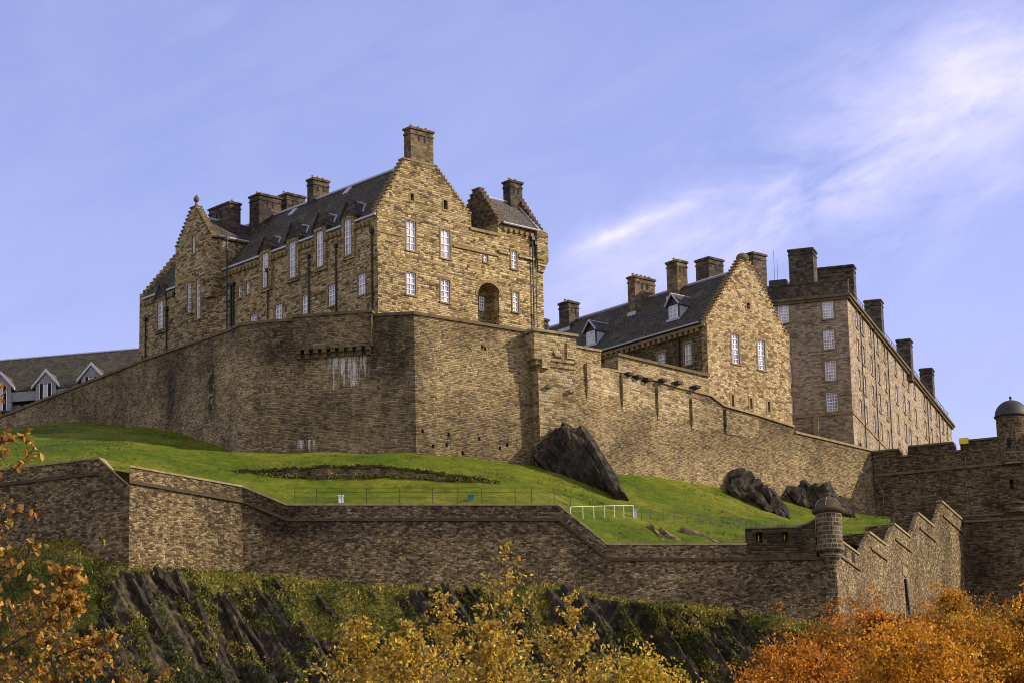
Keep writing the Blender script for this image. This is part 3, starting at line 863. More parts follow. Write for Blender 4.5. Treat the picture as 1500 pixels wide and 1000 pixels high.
# --- tower at the right end
zte = G.hit(760, 334)[1]
T = MB(); T.box(G, uT0, uT1, -6.2, .012, zb, zte)
for x, ya, yb, w in [(752.5, 368, 394, .75), (754.5, 428, 457, .78)]:
    u, z1 = G.hit(x, ya); _, z0 = G.hit(x, yb); window(Frame(G.pl(0, .05), 41.5), u, z0, z1, w, main, cutT, 2, 4, .14)
T.build('tower_wall', M['hosp'], main, cut=cutT)
nA, zTa = G.side(700, 277, uT0); nB = -6.4
nA = (nB + .05) / 2
tp = [(.05, zte - .5), (.05, zte + .1)] + stairs((.05, zte + .1), (nA + .22, zTa), 9)[1:] + stairs((nA - .22, zTa), (nB, zte + .1), 9, False) + [(nB, zte - .5)]
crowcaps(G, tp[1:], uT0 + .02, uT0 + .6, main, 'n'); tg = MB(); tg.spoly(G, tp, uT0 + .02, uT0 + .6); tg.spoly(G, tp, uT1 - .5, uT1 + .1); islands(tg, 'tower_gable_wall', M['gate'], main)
trf = MB(); zTr = zTa - .6
roof_slab(trf, G, [G.p(uT0 + .5, .3, zte + .05), G.p(uT1 - .4, .3, zte + .05), G.p(uT1 - .4, nA, zTr), G.p(uT0 + .5, nA, zTr)], .2)
roof_slab(trf, G, [G.p(uT0 + .5, nB - .2, zte + .05), G.p(uT1 - .4, nB - .2, zte + .05), G.p(uT1 - .4, nA, zTr), G.p(uT0 + .5, nA, zTr)], .2)
tro = trf.build('tower_roof', M['slate2'], main)
MB().tube([G.p(uT0 + .5, nA, zTr + .07), G.p(uT1 - .4, nA, zTr + .07)], .12, 5).tube([G.p(uT0 + .5, .34, zte + .07), G.p(uT1 - .4, .34, zte + .07)], .1, 5)\
    .tube([G.p(uT1 - .55, .3, zte + .12), G.p(uT1 - .55, nA, zTr + .1)], .09, 5).build('roof_flashing', M['lead'], tro)
uc, zt_ = G.hit(759, 268, nA)
chimney(G, uT1 - 1.75, uT1 - .15, nA - .55, nA + .55, zTr - 1.2, zt_, main, 2)
corbels(Frame(G.pl(0, .05), 41.5), uT0 + .7, uT1 - .3, zte - .35, main, .7, .35, .35, .18, 'dress')
tb = MB(); Gt = Frame(G.pl(0, .05), 41.5)
zc1 = Gt.hit(790, 382)[1]; zc2 = Gt.hit(790, 420)[1]
uw_ = Gt.hit(752.5, 380)[0]
tb.box(Gt, uT0, uw_ - .6, -.05, .14, zc1 - .15, zc1 + .15).box(Gt, uw_ + .6, uT1 - 1.05, -.05, .14, zc1 - .15, zc1 + .15)
tb.box(Gt, uT1 - 1.0, uT1 + .45, -1.2, .35, zc1, zte + .05)
for k in range(4): tb.box(Gt, uT1 - .9 + k * .06, uT1 + .36 - k * .1, -1.1, .3 - k * .07, zc1 - .3 * (k + 1), zc1 - .3 * k)
islands(tb, 'corner_corbel', M['hosp'], main)
u = G.hit(779, 400)[0]; pipe(Gt, u, zb, G.hit(777, 352)[1], main, .07)
pipe(Gt, u + .4, zb + 6, G.hit(777, 358)[1], main, .05)
# low stack seen past the tower foot
q = plan_at(793, 470, 300); fq = Frame(q, 41.5)
chimney(fq, -.5, .5, -.5, .5, 70, zat(q, 467), main, 1)

# ================================================================== STEPPED-GABLE HOUSE
Aq = plan_at(1037, 530, 303)
H = Frame(Aq, 41.5); HL = Frame(Aq, -48.5)
house = thing('gabled_house', 'long slate-roofed house with a broad pale rubble gable beside the barracks', 'building', H.p(5, -8, 64))
hze = HL.hit(1034, 471)[1]; hW = H.hit(1156.5, 520)[0]; hz0 = 60.0
hLend = 31.0
za_ = H.hit(1094, 384)[1]
cH = MB(); cHL = MB()
hp = [(0, hz0), (hW, hz0), (hW, hze)] + stairs((hW, hze), (hW / 2 + .55, za_), 20)[1:] + stairs((hW / 2 - .55, za_), (0, hze), 20, False)
hg = MB().wpoly(H, hp, -.8, 0)
crowcaps(H, hp[2:], -.8, 0, house, mat='dress', t=.12)
for x, ya, yb, w in [(1076.5, 489, 532, 1.05), (1114.5, 498, 541, 1.05)]:
    u, z1 = H.hit(x, ya); _, z0 = H.hit(x, yb); window(H, u, z0, z1, w, house, cH, 2, 6, .2)
u, z1 = H.hit(1096, 444); _, z0 = H.hit(1096, 453); slit(H, u, z0, z1, .45, house, cH)
for x, ya, yb in [(1073, 578, 596), (1100, 583, 598), (1126, 588, 603)]:
    u, z1 = H.hit(x, ya); _, z0 = H.hit(x, yb); slit(H, u, z0, z1, .3, house, cH, margin=.24)
hg.build('gable_wall', M['house'], house, cut=cH)
hl = MB().box(HL, -hLend, -.8, -1, 0, hz0, hze)
for x, ya, yb in [(968.5, 516, 536), (1007, 503, 534)]:
    u, z1 = HL.hit(x, ya); _, z0 = HL.hit(x, yb); window(HL, u, z0, z1, 1.05, house, cHL, 2, 4, .18)
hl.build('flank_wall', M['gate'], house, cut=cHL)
MB().box(H, .5, hW, -hLend, -.8, hz0, hze - .1).build('inner_wall', M['house'], house)
corbels(HL, -hLend, -.3, hze - .5, house, .8, .4, .4, .3, 'dress')
MB().box(HL, -hLend, -.1, -.05, .32, hze - .5, hze - .22).build('eaves_course', M['dress'], house)
MB().box(HL, HL.hit(995, 505)[0] - .1, HL.hit(995, 505)[0] + .12, 0.0, .22, hz0, hze - .6).build('drainpipe', M['iron'], house)
hr = MB(); hzr = za_ - .75
roof_slab(hr, H, [H.p(-.4, -.8, hze), H.p(hW / 2, -.8, hzr), H.p(hW / 2, -hLend, hzr), H.p(-.4, -hLend, hze)], .28)
roof_slab(hr, H, [H.p(hW + .3, -.8, hze), H.p(hW / 2, -.8, hzr), H.p(hW / 2, -hLend, hzr), H.p(hW + .3, -hLend, hze)], .28)
hro = hr.build('roof', M['slate'], house)
MB().tube([H.p(hW / 2, -.8, hzr + .08), H.p(hW / 2, -hLend, hzr + .08)], .15, 5).build('ridge_flashing', M['lead'], hro)
MB().box(HL, -hLend, -.8, .36, .5, hze - .05, hze + .1).build('gutter', M['lead'], hro)
q = H.p(hW / 2, -.4, za_)
sm = MB(); sm.lathe((q.x, q.y), [(.35, za_ - .1), (.62, za_ + .15), (.7, za_ + .45), (.55, za_ + .8), (.2, za_ + .98)], 12)
sm.build('apex_stone', M['cope'], house, smooth=True)
hpitch = (hzr - hze) / (hW / 2 + .4)
for x, y, wd, dp, pots, yb in [(833, 443, .75, .8, 3, 490), (939, 407, 1.5, .55, 5, 455), (991, 383, .75, .8, 2, 440)]:
    n, zt = H.side(x, y, hW / 2 - .6)
    ch = chimney(H, hW / 2 - .6 - wd, hW / 2 - .6 + wd, n - dp, n + dp, hzr - 3.2, zt, house, pots, 'chim2' if y != 443 else 'chim')
    fl = MB(); zz = hze + (hW / 2 - .6 - wd + .4) * hpitch
    fl.box(H, hW / 2 - .6 - wd - .12, hW / 2 - .6 - wd, n - dp - .1, n + dp + .1, zz - .05, zz + .35); fl.build('flashing', M['lead'], ch)
n, zt = H.side(1038, 380, hW / 2 + 4.2)
chimney(H, hW / 2 + 3.2, hW / 2 + 5.4, n - 1.0, n + 1.0, hze, zt, house, 0, vents=False)
u, zt = H.hit(1108, 371, -3.2)
chimney(H, u - .95, u + 1.05, -4.2, -2.8, hze, zt, house, 0, vents=False)


def roof_dormer(x, ypk, yb):
    """small lead-clad dormer standing on the slate slope"""
    best = None
    for k in range(500):
        u = k * hW / 2 / 500; n, z = H.side(x, yb, u); e = abs(z - (hze + (u + .4) * hpitch))
        if best is None or e < best[0]: best = (e, u, n)
    _, u, n = best
    z0 = hze + (u + .4) * hpitch; zt = z0 + 1.65; zp = H.side(x, ypk, u)[1]; hw = .8
    f = Frame(H.pl(u, n), -48.5)   # faces down the slope
    db = MB().wpoly(f, [(-hw, z0 - .2), (hw, z0 - .2), (hw, zt), (0, zp - .12), (-hw, zt)], -.15, 0).build('dormer', M['leaddark'], house)
    for sgn in (-1, 1):
        MB().spoly(f, [(-.1, z0 - .2), (-.1, zt), (-(zt - z0) / hpitch, zt)], sgn * hw - .06, sgn * hw + .06).build('dormer_cheek', M['lead'], db)
    r = MB()
    for sgn in (-1, 1):
        roof_slab(r, f, [f.p(sgn * (hw + .25), .25, zt - .15), f.p(0, .25, zp), f.p(0, -(zp - z0) / hpitch - .2, zp), f.p(sgn * (hw + .25), -(zt - z0) / hpitch - .2, zt - .15)], .09)
    r.build('dormer_roof', M['slate2'], db)
    e = MB()
    for sgn in (-1, 1): e.tube([f.p(sgn * (hw + .25), .28, zt - .12), f.p(0, .28, zp + .03)], .09, 5)
    e.tube([f.p(0, .25, zp + .05), f.p(0, -(zp - z0) / hpitch, zp + .05)], .07, 5)
    e.build('dormer_bargeboard', M['lead'], db)
    s = MB()
    for c in (-.36, .36):
        s.box(f, c - .3, c - .24, .0, .06, z0 + .25, zt - .15); s.box(f, c + .24, c + .3, .0, .06, z0 + .25, zt - .15)
        for k in range(4):
            z = z0 + .25 + (zt - .4 - z0) * k / 3; s.box(f, c - .24, c + .24, .0, .05, z - .035, z + .035)
    s.build('dormer_sash', M['white'], db)
    MB().box(f, -.68, .68, -.01, .02, z0 + .22, zt - .12).build('dormer_pane', M['glass'], db)
    MB().box(f, -hw - .15, hw + .15, .02, .16, z0 - .1, z0 + .16).build('dormer_sill', M['lead'], db)


roof_dormer(866, 470, 506); roof_dormer(987, 431, 469)

# ================================================================== BARRACKS
Bq = plan_at(1246, 540, 330)
B = Frame(Bq, 73); BE = Frame(Bq, -17)       # long sunlit side ; end wall (u negative to the left)
barr = thing('barracks_building', 'huge four-storey barracks with rows of windows and a long sunlit side, rightmost of the buildings', 'building', B.p(15, -8, 64))
bzt = BE.hit(1243, 434)[1]; bz0 = 60.0; bL = B.hit(1394, 625)[0]
cB = MB(); cE = MB()
bw = MB().box(B, 0, bL, -1, 0, bz0, bzt)
xs_end = [(1212, 440, 467), (1213.5, 483, 511), (1216, 528, 557), (1218, 574, 602)]
for x, ya, yb in xs_end:
    u, z1 = BE.hit(x, ya); _, z0 = BE.hit(x, yb); window(BE, u, z0, z1, 1.25, barr, cE, 4, 6, .14)
    window(BE, u - 5.05, z0, z1, 1.25, barr, cE, 4, 6, .14)
zrow = [(BE.hit(1217, a)[1], BE.hit(1217, b)[1]) for a, b in [(440, 467), (484, 512), (529, 557), (574, 602)]]
# window columns on the long side, positions read off the top row
cols_u = [B.hit(1110 + .38 * zx, 340 + .38 * zy)[0] for zx, zy in [(380, 330), (402, 365), (433, 400), (460, 437), (487, 470), (530, 522), (560, 558), (578, 580), (604, 612), (642, 660), (665, 688), (688, 715), (713, 745), (730, 768)]]
for r, (z1, z0) in enumerate(zrow):
    for u in cols_u:
        window(B, u, z0, z1, 1.15, barr, cB, 3, 4, .14, deep=.24)
# basement arches
for k, u in enumerate([3.4, 8.6, 13.5, 19.0]):
    z0, zz = bz0, zrow[3][1] - 4.2 + .3 * (k == 0)
    pts = [(u - .9, z0), (u + .9, z0)] + [(u + .9 * math.cos(t), zz + .9 * math.sin(t)) for t in np.linspace(0, math.pi, 9)]
    cB2 = MB().wpoly(B, pts, -.6, .3); o_ = len(cB.v); cB.v += cB2.v; cB.f += [[i + o_ for i in ff] for ff in cB2.f]
    am = MB()
    for i in range(8):
        t0, t1 = math.pi * i / 8, math.pi * (i + 1) / 8
        am.wpoly(B, [(u + .9 * math.cos(t0), zz + .9 * math.sin(t0)), (u + 1.2 * math.cos(t0), zz + 1.2 * math.sin(t0)), (u + 1.2 * math.cos(t1), zz + 1.2 * math.sin(t1)), (u + .9 * math.cos(t1), zz + .9 * math.sin(t1))], -.05, .07)
    ao = am.build('arch_window', M['dress'], barr)
    MB().box(B, u - .88, u + .88, -.58, -.5, z0, zz + .86).build('opening', M['void'], ao)
bw.build('long_wall', M['barr'], barr, cut=cB)
MB().box(BE, -16, -1.0, -1, 0, bz0, bzt).build('end_wall', M['barr'], barr, cut=cE)
MB().box(B, 1, bL, -16, -1, bz0, bzt - .3).build('inner_wall', M['barr'], barr)
zsc = BE.hit(1240, 604)[1]
sc = MB(); sc.box(BE, -16, .1, -.05, .12, zsc - .16, zsc + .16); sc.box(B, .12, bL, -.05, .1, zsc - .14, zsc + .14); islands(sc, 'string_course', M['dress'], barr)
co = MB()
co.box(BE, -16, .45, -.9, .42, bzt, bzt + .3); co.box(BE, -16, .3, -.9, .24, bzt - .3, bzt)
co.box(B, .43, bL + .4, -.9, .45, bzt, bzt + .3); co.box(B, .25, bL + .2, -.9, .27, bzt - .3, bzt)
co.build('cornice', M['cope'], barr)
pa = MB(); zpt = BE.hit(1240, 411)[1]
pa.box(BE, -16, .15, -.5, .08, bzt + .3, zpt); pa.box(B, .1, bL, -.5, .15, bzt + .3, bzt + .75)
pa.box(BE, -16, .22, -.56, .14, zpt, zpt + .18); pa.build('parapet', M['chim'], barr)
rl = MB(); nz_ = 0
for k in range(60):
    u = 2 + k * (bL - 3) / 60; q = B.p(u, -.1, bzt + .75); rl.tube([q, q + Vector((0, 0, .75))], .03, 4)
rl.tube([B.p(2, -.1, bzt + 1.5), B.p(bL - 1, -.1, bzt + 1.5)], .03, 4)
rl.build('roof_rail', M['iron'], barr)
br = MB()
roof_slab(br, B, [B.p(.6, -.6, bzt + .4), B.p(bL - .6, -.6, bzt + .4), B.p(bL - 5, -8, bzt + 2.2), B.p(5, -8, bzt + 2.2)], .2)
roof_slab(br, B, [B.p(.6, -15.4, bzt + .4), B.p(bL - .6, -15.4, bzt + .4), B.p(bL - 5, -8, bzt + 2.2), B.p(5, -8, bzt + 2.2)], .2)
br.build('roof', M['slate2'], barr)
ua, zt = BE.hit(1154, 365); ub, _ = BE.hit(1190, 365)
chimney(BE, ua, ub, -2.2, -.1, bzt, zt, barr, 0, vents=False)
f5 = Frame(B.pl(7, 0), -17); ua, zt = f5.hit(1193, 393); ub, _ = f5.hit(1250, 390)
chimney(f5, ua, ub, -1.2, .2, bzt - 1, zt, barr, 0, vents=False)
for xa, xb, y, uu in [(1266, 1290, 440, 22), (1313, 1333, 497, 38), (1347, 1365, 539, 58)]:
    f5 = Frame(B.pl(uu, 0), -17); ua, zt = f5.hit(xa, y); ub, _ = f5.hit(xb, y)
    chimney(f5, ua, ub, -1.5, .1, bzt - 1, zt, barr, 0, vents=False)
for k, x in enumerate([392, 447, 478, 648, 683]):
    px = 1110 + .38 * x; u = B.hit(px, 600 + k * 3)[0]; u = cols_u[[0, 2, 4, 9, 11][k]] + 1.6
    pipe(B, u, bz0, bzt - .4, barr, .07)
# rooftop plant and aerials at the left end
u, zt = BE.hit(1137, 405)
rp = MB(); rp.box(BE, u - 1.2, u + .8, -4, -1.5, bzt + .3, zt); rp.build('roof_plant', M['leaddark'], barr)
ae = MB()
for x, y in [(1133, 368), (1138, 380)]:
    u, zt = BE.hit(x, y, -2); q = BE.p(u, -2, bzt); ae.tube([q, (q.x, q.y, zt)], .025, 4)
islands(ae, 'aerial', M['iron'], barr)
q = BE.hit(1198, 612)
tf = MB(); tf.wpoly(BE, [(q[0] - .35, bz0), (q[0] + .35, bz0), (q[0] + .25, q[1] - .2), (q[0], q[1] + .3), (q[0] - .25, q[1] - .2)], .6, 1.2)
tag(tf.build('stone_pinnacle', M['copel']), 'short pointed stone pinnacle in front of the barracks end wall', 'pinnacle')

# ================================================================== GREY-ROOFED BUILDING, FAR LEFT
Kq = plan_at(110, 575, 345)
K = Frame(Kq, -14)
left = thing('slate_roofed_building', 'low modern building with grey slate roof and pale gabled dormers at the far left', 'building', K.p(0, -5, 70))
kz = K.hit(100, 578)[1]; kr_n = -6.5; kzr = K.hit(100, 520, kr_n)[1]
k0 = K.hit(-90, 578)[0]; k1 = K.hit(290, 578)[0]
kc = MB()
MB().box(K, k0, k1, -12, 0, kz - 9, kz - 1.6).build('wall', M['house'], left)
MB().box(K, k0, k1, -11, -.9, kz - 1.6, kz - .1).build('upper_wall', M['leaddark'], left)
kr = MB()
roof_slab(kr, K, [K.p(k0, .2, kz + .9), K.p(k1, .2, kz + .9), K.p(k1, kr_n, kzr), K.p(k0, kr_n, kzr)], .3)
roof_slab(kr, K, [K.p(k0, 2 * kr_n, kz + .9), K.p(k1, 2 * kr_n, kz + .9), K.p(k1, kr_n, kzr), K.p(k0, kr_n, kzr)], .3)
kro = kr.build('roof', M['slate'], left)
MB().tube([K.p(k0, kr_n, kzr + .05), K.p(k1, kr_n, kzr + .05)], .13, 5).build('ridge_flashing', M['lead'], kro)
MB().box(K, k0, k1, .1, .32, kz - .35, kz + .75).build('fascia', M['grey_render'], left)
sg = MB()
uu = k0
while uu < k1:
    sg.box(K, uu, uu + .9, -.85, -.78, kz - 1.3, kz - .5); uu += 1.3
sg.build('strip_window', M['glass'], left)
kp = (kzr - kz - .9) / (-kr_n)
for x, ypk in [(2, 545), (67.5, 541), (134, 531), (206, 525)]:
    n = .55; f = Frame(K.pl(0, n), -14)
    u, zp = f.hit(x, ypk); hw = 1.25; zt = zp - 1.6
    db = MB().wpoly(f, [(u - hw, kz - 1.4), (u + hw, kz - 1.4), (u + hw, zt), (u, zp - .1), (u - hw, zt)], -.6, 0).build('dormer', M['grey_render'], left)
    r = MB()
    for sgn in (-1, 1): roof_slab(r, f, [f.p(u + sgn * (hw + .5), .12, zt - .6), f.p(u, .12, zp), f.p(u, -(zp - kz) / kp - .5, zp), f.p(u + sgn * (hw + .5), -(zt - kz) / kp, zt - .6)], .16)
    r.build('dormer_roof', M['slate2'], db)
    e = MB()
    for sgn in (-1, 1):
        a = [(u + sgn * (hw + .5), zt - .62), (u + sgn * (hw + .5), zt - .3), (u, zp + .1), (u, zp - .3)]
        e.wpoly(f, a if sgn > 0 else a[::-1], .05, .2)
    e.build('dormer_bargeboard', M['grey_white'], db)
    MB().box(f, u - .75, u + .75, -.1, .04, kz - 1.35, zt - .05).build('dormer_pane', M['void'], db)
    s = MB()
    for c in (-.05, ): s.box(f, u - .3, u + .3, .04, .08, kz - 1.35, zt - .15)
    s.build('dormer_blind', M['lead'], db)
    s = MB()
    for q in (-.78, -.3, .24, .72): s.box(f, u + q, u + q + .06, .05, .1, kz - 1.35, zt - .05)
    islands(s, 'dormer_mullion', M['white'], db)

# ================================================================== UPPER CURTAIN WALL
C1 = plan_at(606, 461, 272)
F3 = Frame(C1, 33); F2 = Frame(C1, -10)
zS = zat(C1, 461)
p372 = F2.pl(F2.hit(372, 474)[0]); F1 = Frame(p372, -50)
pfar = F1.pl(F1.hit(-60, 640)[0]); p340 = F1.pl(F1.hit(335, 487)[0])
p355 = (p372 + p340) / 2 + Vector((-.1, -.25))
p385 = F2.pl(F2.hit(390, 473)[0])
p800 = F3.pl(F3.hit(800, 490)[0])
upper = thing('bastion_wall', 'great angled bastion wall of dark and sunlit rubble under the tall gabled building', 'wall', (C1.x, C1.y, 55))
ptsU = [pfar, F1.pl(F1.hit(213, 528)[0]), p340, p355, p385, C1, p800]
zsU = [zat(pfar, 636), zat(ptsU[1], 528), zat(p340, 486), zat(p355, 478), zat(p385, 473), zS, zat(p800, 492)]


def bastion_stains(t, col, P):
    """damp black streaks below old outlets and white lime runs under the corbelled box"""
    sx = t.add('ShaderNodeSeparateXYZ', {0: P}); X_, Z_ = sx.outputs[0], sx.outputs[2]
    nw = t.noise(P, .9, 5, .7); nblk = t.noise(P, 1.8, 4, .7)
    Xw = t.math('ADD', X_, t.math('MULTIPLY', t.math('SUBTRACT', nw.outputs[0], .5), 1.6))
    for px, y0, y1, hw, fr, amt in [(252, 532, 625, .55, F1, .9), (311, 520, 622, .6, F1, .95), (405, 470, 535, 2.6, F2, .75), (575, 462, 560, 1.7, F2, .7), (545, 505, 560, .8, F2, .7), (470, 462, 510, 2.2, F2, .35), (380, 540, 650, .8, F2, .4)]:
        u, z1 = fr.hit(px, y0); _, z0 = fr.hit(px, y1); x0 = fr.pl(u).x
        q = t.math('POWER', t.math('ABSOLUTE', t.math('DIVIDE', t.math('SUBTRACT', Xw, x0), hw)), 2.0)
        m_ = t.math('EXPONENT', t.math('MULTIPLY', q, -1.0))
        zc_, zh = (z0 + z1) / 2, (z1 - z0) / 2
        zq = t.math('POWER', t.math('ABSOLUTE', t.math('DIVIDE', t.math('SUBTRACT', Z_, zc_), zh)), 4.0)
        m_ = t.math('MULTIPLY', m_, t.math('EXPONENT', t.math('MULTIPLY', zq, -1.0)))
        m_ = t.math('MULTIPLY', t.math('MULTIPLY', m_, t.ramp(nblk.outputs[0], [(.40, .1), (.50, 1.)])), amt)
        col = t.mix(m_, col, (.014, .012, .009))
    runs = t.noise(t.scalev(P, (3.4, 3.4, .22)), 1.0, 4, .65); brk = t.noise(P, 2.6, 4, .7)
    for xa, xb, y0, y1 in [(482, 538, 524, 572), (436, 462, 646, 664)]:
        u0, z1 = F2.hit(xa, y0); u1, z0 = F2.hit(xb, y1); xm = (F2.pl(u0).x + F2.pl(u1).x) / 2; hw = abs(F2.pl(u1).x - F2.pl(u0).x) / 2
        q = t.math('POWER', t.math('ABSOLUTE', t.math('DIVIDE', t.math('SUBTRACT', X_, xm), hw)), 6.0)
        down = t.math('DIVIDE', t.math('SUBTRACT', z1, Z_), z1 - z0)           # 0 at the top, 1 at the ends of the runs
        thr = t.math('ADD', .45, t.math('MULTIPLY', t.math('POWER', t.math('ABSOLUTE', down), 2.0), .16))
        m_ = t.math('MULTIPLY', t.math('SUBTRACT', runs.outputs[0], thr), 14.0, clamp=True)
        m_ = t.math('MULTIPLY', m_, t.math('EXPONENT', t.math('MULTIPLY', q, -1.0)))
        m_ = t.math('MULTIPLY', m_, t.math('GREATER_THAN', down, 0.0))
        m_ = t.math('MULTIPLY', m_, t.ramp(brk.outputs[0], [(.34, .2), (.5, 1.)]))
        col = t.mix(t.math('MULTIPLY', m_, .95), col, (.62, .58, .5))
    return col


M['wall_bast'] = stone('bastion_rubble', UPP, post=bastion_stains, **dict(UPK, tone=.55, mfac=.85, stain=.6))
w_ = MB(); strip(w_, ptsU, 50, zsU, .9, 0, 2.2)
ch_ = MB()
for x, y in [(622, 630), (637, 652), (660, 635), (680, 662), (705, 641), (746, 650), (657, 650), (735, 655), (716, 508), (712, 506)]:
    u, z = F3.hit(x, y, .75); ch_.box(F3, u - .13, u + .13, -.2, 1.5, z - .18, z + .18)
w_.build('wall', M['wall_bast'], upper, cut=ch_)
w_ = MB(); strip(w_, ptsU, zsU, [z + .28 for z in zsU], .16, .13, 2.3); w_.build('coping', M['cope'], upper)
# corbelled box on the dark face
ub0 = F2.hit(433, 470)[0]; ub1 = F2.hit(547, 460)[0]; zbt = F2.hit(490, 458, .8)[1]; zbb = F2.hit(490, 509, .8)[1]
bx = MB(); bx.box(F2, ub0, ub1, -1.0, .85, zbb, zbt - .25); bo = bx.build('corbelled_box', M['wall_bast'], upper)
MB().box(F2, ub0 - .12, ub1 + .12, -1.1, 1.0, zbt - .25, zbt).build('box_coping', M['cope'], bo)
cb = MB(); nb = 9
for k in range(nb):
    c = ub0 + (ub1 - ub0) * (k + .5) / nb
    cb.box(F2, c - .22, c + .22, -.3, .8, zbb - .35, zbb - .01); cb.box(F2, c - .2, c + .2, -.3, .5, zbb - .75, zbb - .35)
islands(cb, 'corbel', M['cope'], bo)
# square bastion between the bastion wall and the long wall
F4 = Frame(F3.pl(F3.hit(778, 560)[0], 1.2), 33)
b1 = F4.hit(841, 520)[0]
bas = thing('square_bastion', 'square projecting bastion with worn corbels between the two sunlit walls', 'bastion', F4.p(2, -1, 55))
z4 = F4.hit(800, 489)[1]
bb = MB()
bb.hexa([F4.p(-.1, .5, 50), F4.p(b1, .5, 50), F4.p(b1, -4, 50), F4.p(-.1, -4, 50)], [F4.p(0, 0, z4 - 2.6), F4.p(b1, 0, z4 - 2.6), F4.p(b1, -4, z4 - 2.6), F4.p(0, -4, z4 - 2.6)])
bb.box(F4, -.55, b1 + .08, -4, .3, z4 - 2.6, z4)
bb.box(F4, -.3, b1 + .04, -4, .15, z4 - 3.1, z4 - 2.6)
bb.build('wall', M['wall_pale'], bas)
MB().box(F4, -.75, b1 + .25, -4.1, .5, z4, z4 + .25).build('coping', M['copel'], bas)
cc = MB()
for u, z, w, h in [(.2, z4 - 3.4, .9, .9), (b1 - 1.1, z4 - 2.2, 1.0, 1.5), (1.6, z4 - 1.9, 1.1, .3), (1.7, z4 - 2.2, .8, .3), (.8, z4 - 5.2, .5, .25), (b1 - .9, z4 - 5.4, .5, .25)]:
    cc.box(F4, u, u + w, -.1, .45, z, z + h)
islands(cc, 'corbel', M['wall_pale'], bas)

# long wall descending to the right
P5 = F4.pl(b1 - .05, -.9); F5 = Frame(P5, 45)
e5 = F5.hit(1275, 655)[0]
lw = thing('long_rampart_wall', 'long sunlit rampart wall with shallow buttresses running right below the gabled house', 'wall', F5.p(10, 0, 58))
steps5 = [(838, 508), (880, 515.5), (881, 541), (904, 545), (942, 552), (985, 566), (1040, 580), (1060, 595), (1110, 609), (1163, 626), (1164, 634), (1215, 646), (1278, 661)]
prof = []
for x, y in steps5:
    u, z = F5.hit(x, y); prof.append((max(u, 0), z))
prof[-1] = (e5 + .5, prof[-1][1])
mb5 = MB(); ch5 = MB()
body = [(0, 48), (e5 + .5, 48)] + prof[::-1]
vs = [F5.p(u, .9 if z == 48 else 0, z) for u, z in body] + [F5.p(u, -1.6, z) for u, z in body]; k = len(body)
mb5.add(vs, [list(range(k)), list(range(2 * k - 1, k - 1, -1))] + [[i, k + i, k + (i + 1) % k, (i + 1) % k] for i in range(k)])
for x, y in [(871, 582)]:
    u, z = F5.hit(x, y, .4); ch5.box(F5, u - .35, u + .35, -.3, 1.5, z - .2, z + .2)
mb5.build('wall', M['wall_up'], lw, cut=ch5)
cp5 = MB()
for (u0, z0), (u1, z1) in zip(prof[:-1], prof[1:]):
    if u1 - u0 < .1: continue
    cp5.wpoly(F5, [(u0, z0), (u1, z1), (u1, z1 + .22), (u0, z0 + .22)], -1.7, .16)
cp5.build('coping', M['copel'], lw)
# upper inner parapet in front of the house
F6 = Frame(F5.pl(0, -2.2), 45)
ua, za = F6.hit(905, 521); ub_, zb2 = F6.hit(1038, 552)
ip = MB(); ip.wpoly(F6, [(ua, 60), (ub_, 60), (ub_, zb2), (ua, za)], -1.8, 0); ip.build('inner_parapet', M['wall_pale'], lw)
ip = MB(); ip.wpoly(F6, [(ua - .1, za), (ub_, zb2), (ub_, zb2 + .28), (ua - .1, za + .28)], -1.9, .2); ip.build('parapet_coping', M['cope'], lw)
sp5 = MB()
for x, y in [(916, 549), (930, 553), (944, 557), (966, 558), (988, 562), (1015, 568)]:
    u, z = F5.hit(x, y); 
    sp5.box(F5, u - .3, u + .35, -.3, .75, z - .12, z + .16)
islands(sp5, 'water_spout', M['bronze'], lw)
PIL = [(856, 531, 585), (908, 546, 600), (960, 566, 613), (1010, 582, 626), (1060, 598, 634), (1112, 614, 640)]
for (x, yt, yb), (x2, yt2, yb2) in zip(PIL[:-1], PIL[1:]):
    u, zt = F5.hit(x, yt); _, z0 = F5.hit(x, yb); u2, zt2 = F5.hit(x2 - 1.5, yt2 - 1); _, z02 = F5.hit(x2 - 1.5, yb2)
    bt = MB(); zk, zk2 = z0 + .9, z02 + .9
    mid = [F5.p(u, .34, zk), F5.p(u2, .10, zk2), F5.p(u2, -.2, zk2), F5.p(u, -.2, zk)]
    bt.hexa([F5.p(u, .20, z0 - .1), F5.p(u2, .05, z02 - .2), F5.p(u2, -.2, z02 - .2), F5.p(u, -.2, z0 - .1)], mid)
    bt.hexa(mid, [F5.p(u, .34, zt - .1), F5.p(u2, .08, zt2 - .1), F5.p(u2, -.2, zt2 - .1), F5.p(u, -.2, zt - .1)])
    bt.build('buttress', M['wall_pale'], lw)

# gate wall with merlons and domed turret
P6 = F5.pl(e5, .3); F7 = Frame(P6, -21)
gw = thing('battlemented_wall', 'dark battlemented wall with broad merlons at the far right below the barracks', 'wall', F7.p(8, 0, 55))
e7 = F7.hit(1600, 650)[0]
zm = [F7.hit(1296, 661)[1], F7.hit(1364, 652)[1], F7.hit(1430, 645)[1]]
zc_ = F7.hit(1323, 669)[1]
ed = [F7.hit(x, 660)[0] for x in (1276, 1318, 1330, 1397, 1407)]
pr = [(0, 45), (e7, 45), (e7, zm[2]), (ed[4], zm[2]), (ed[4], zc_), (ed[3], zc_), (ed[3], zm[1]), (ed[2], zm[1]), (ed[2], zc_), (ed[1], zc_), (ed[1], zm[0]), (0, zm[0])]
cg = MB()
for x, y, h in [(1482, 709, 1.0)]:
    u, z = F7.hit(x, y); cg.box(F7, u - .2, u + .2, -.5, .6, z - h / 2, z + h / 2)
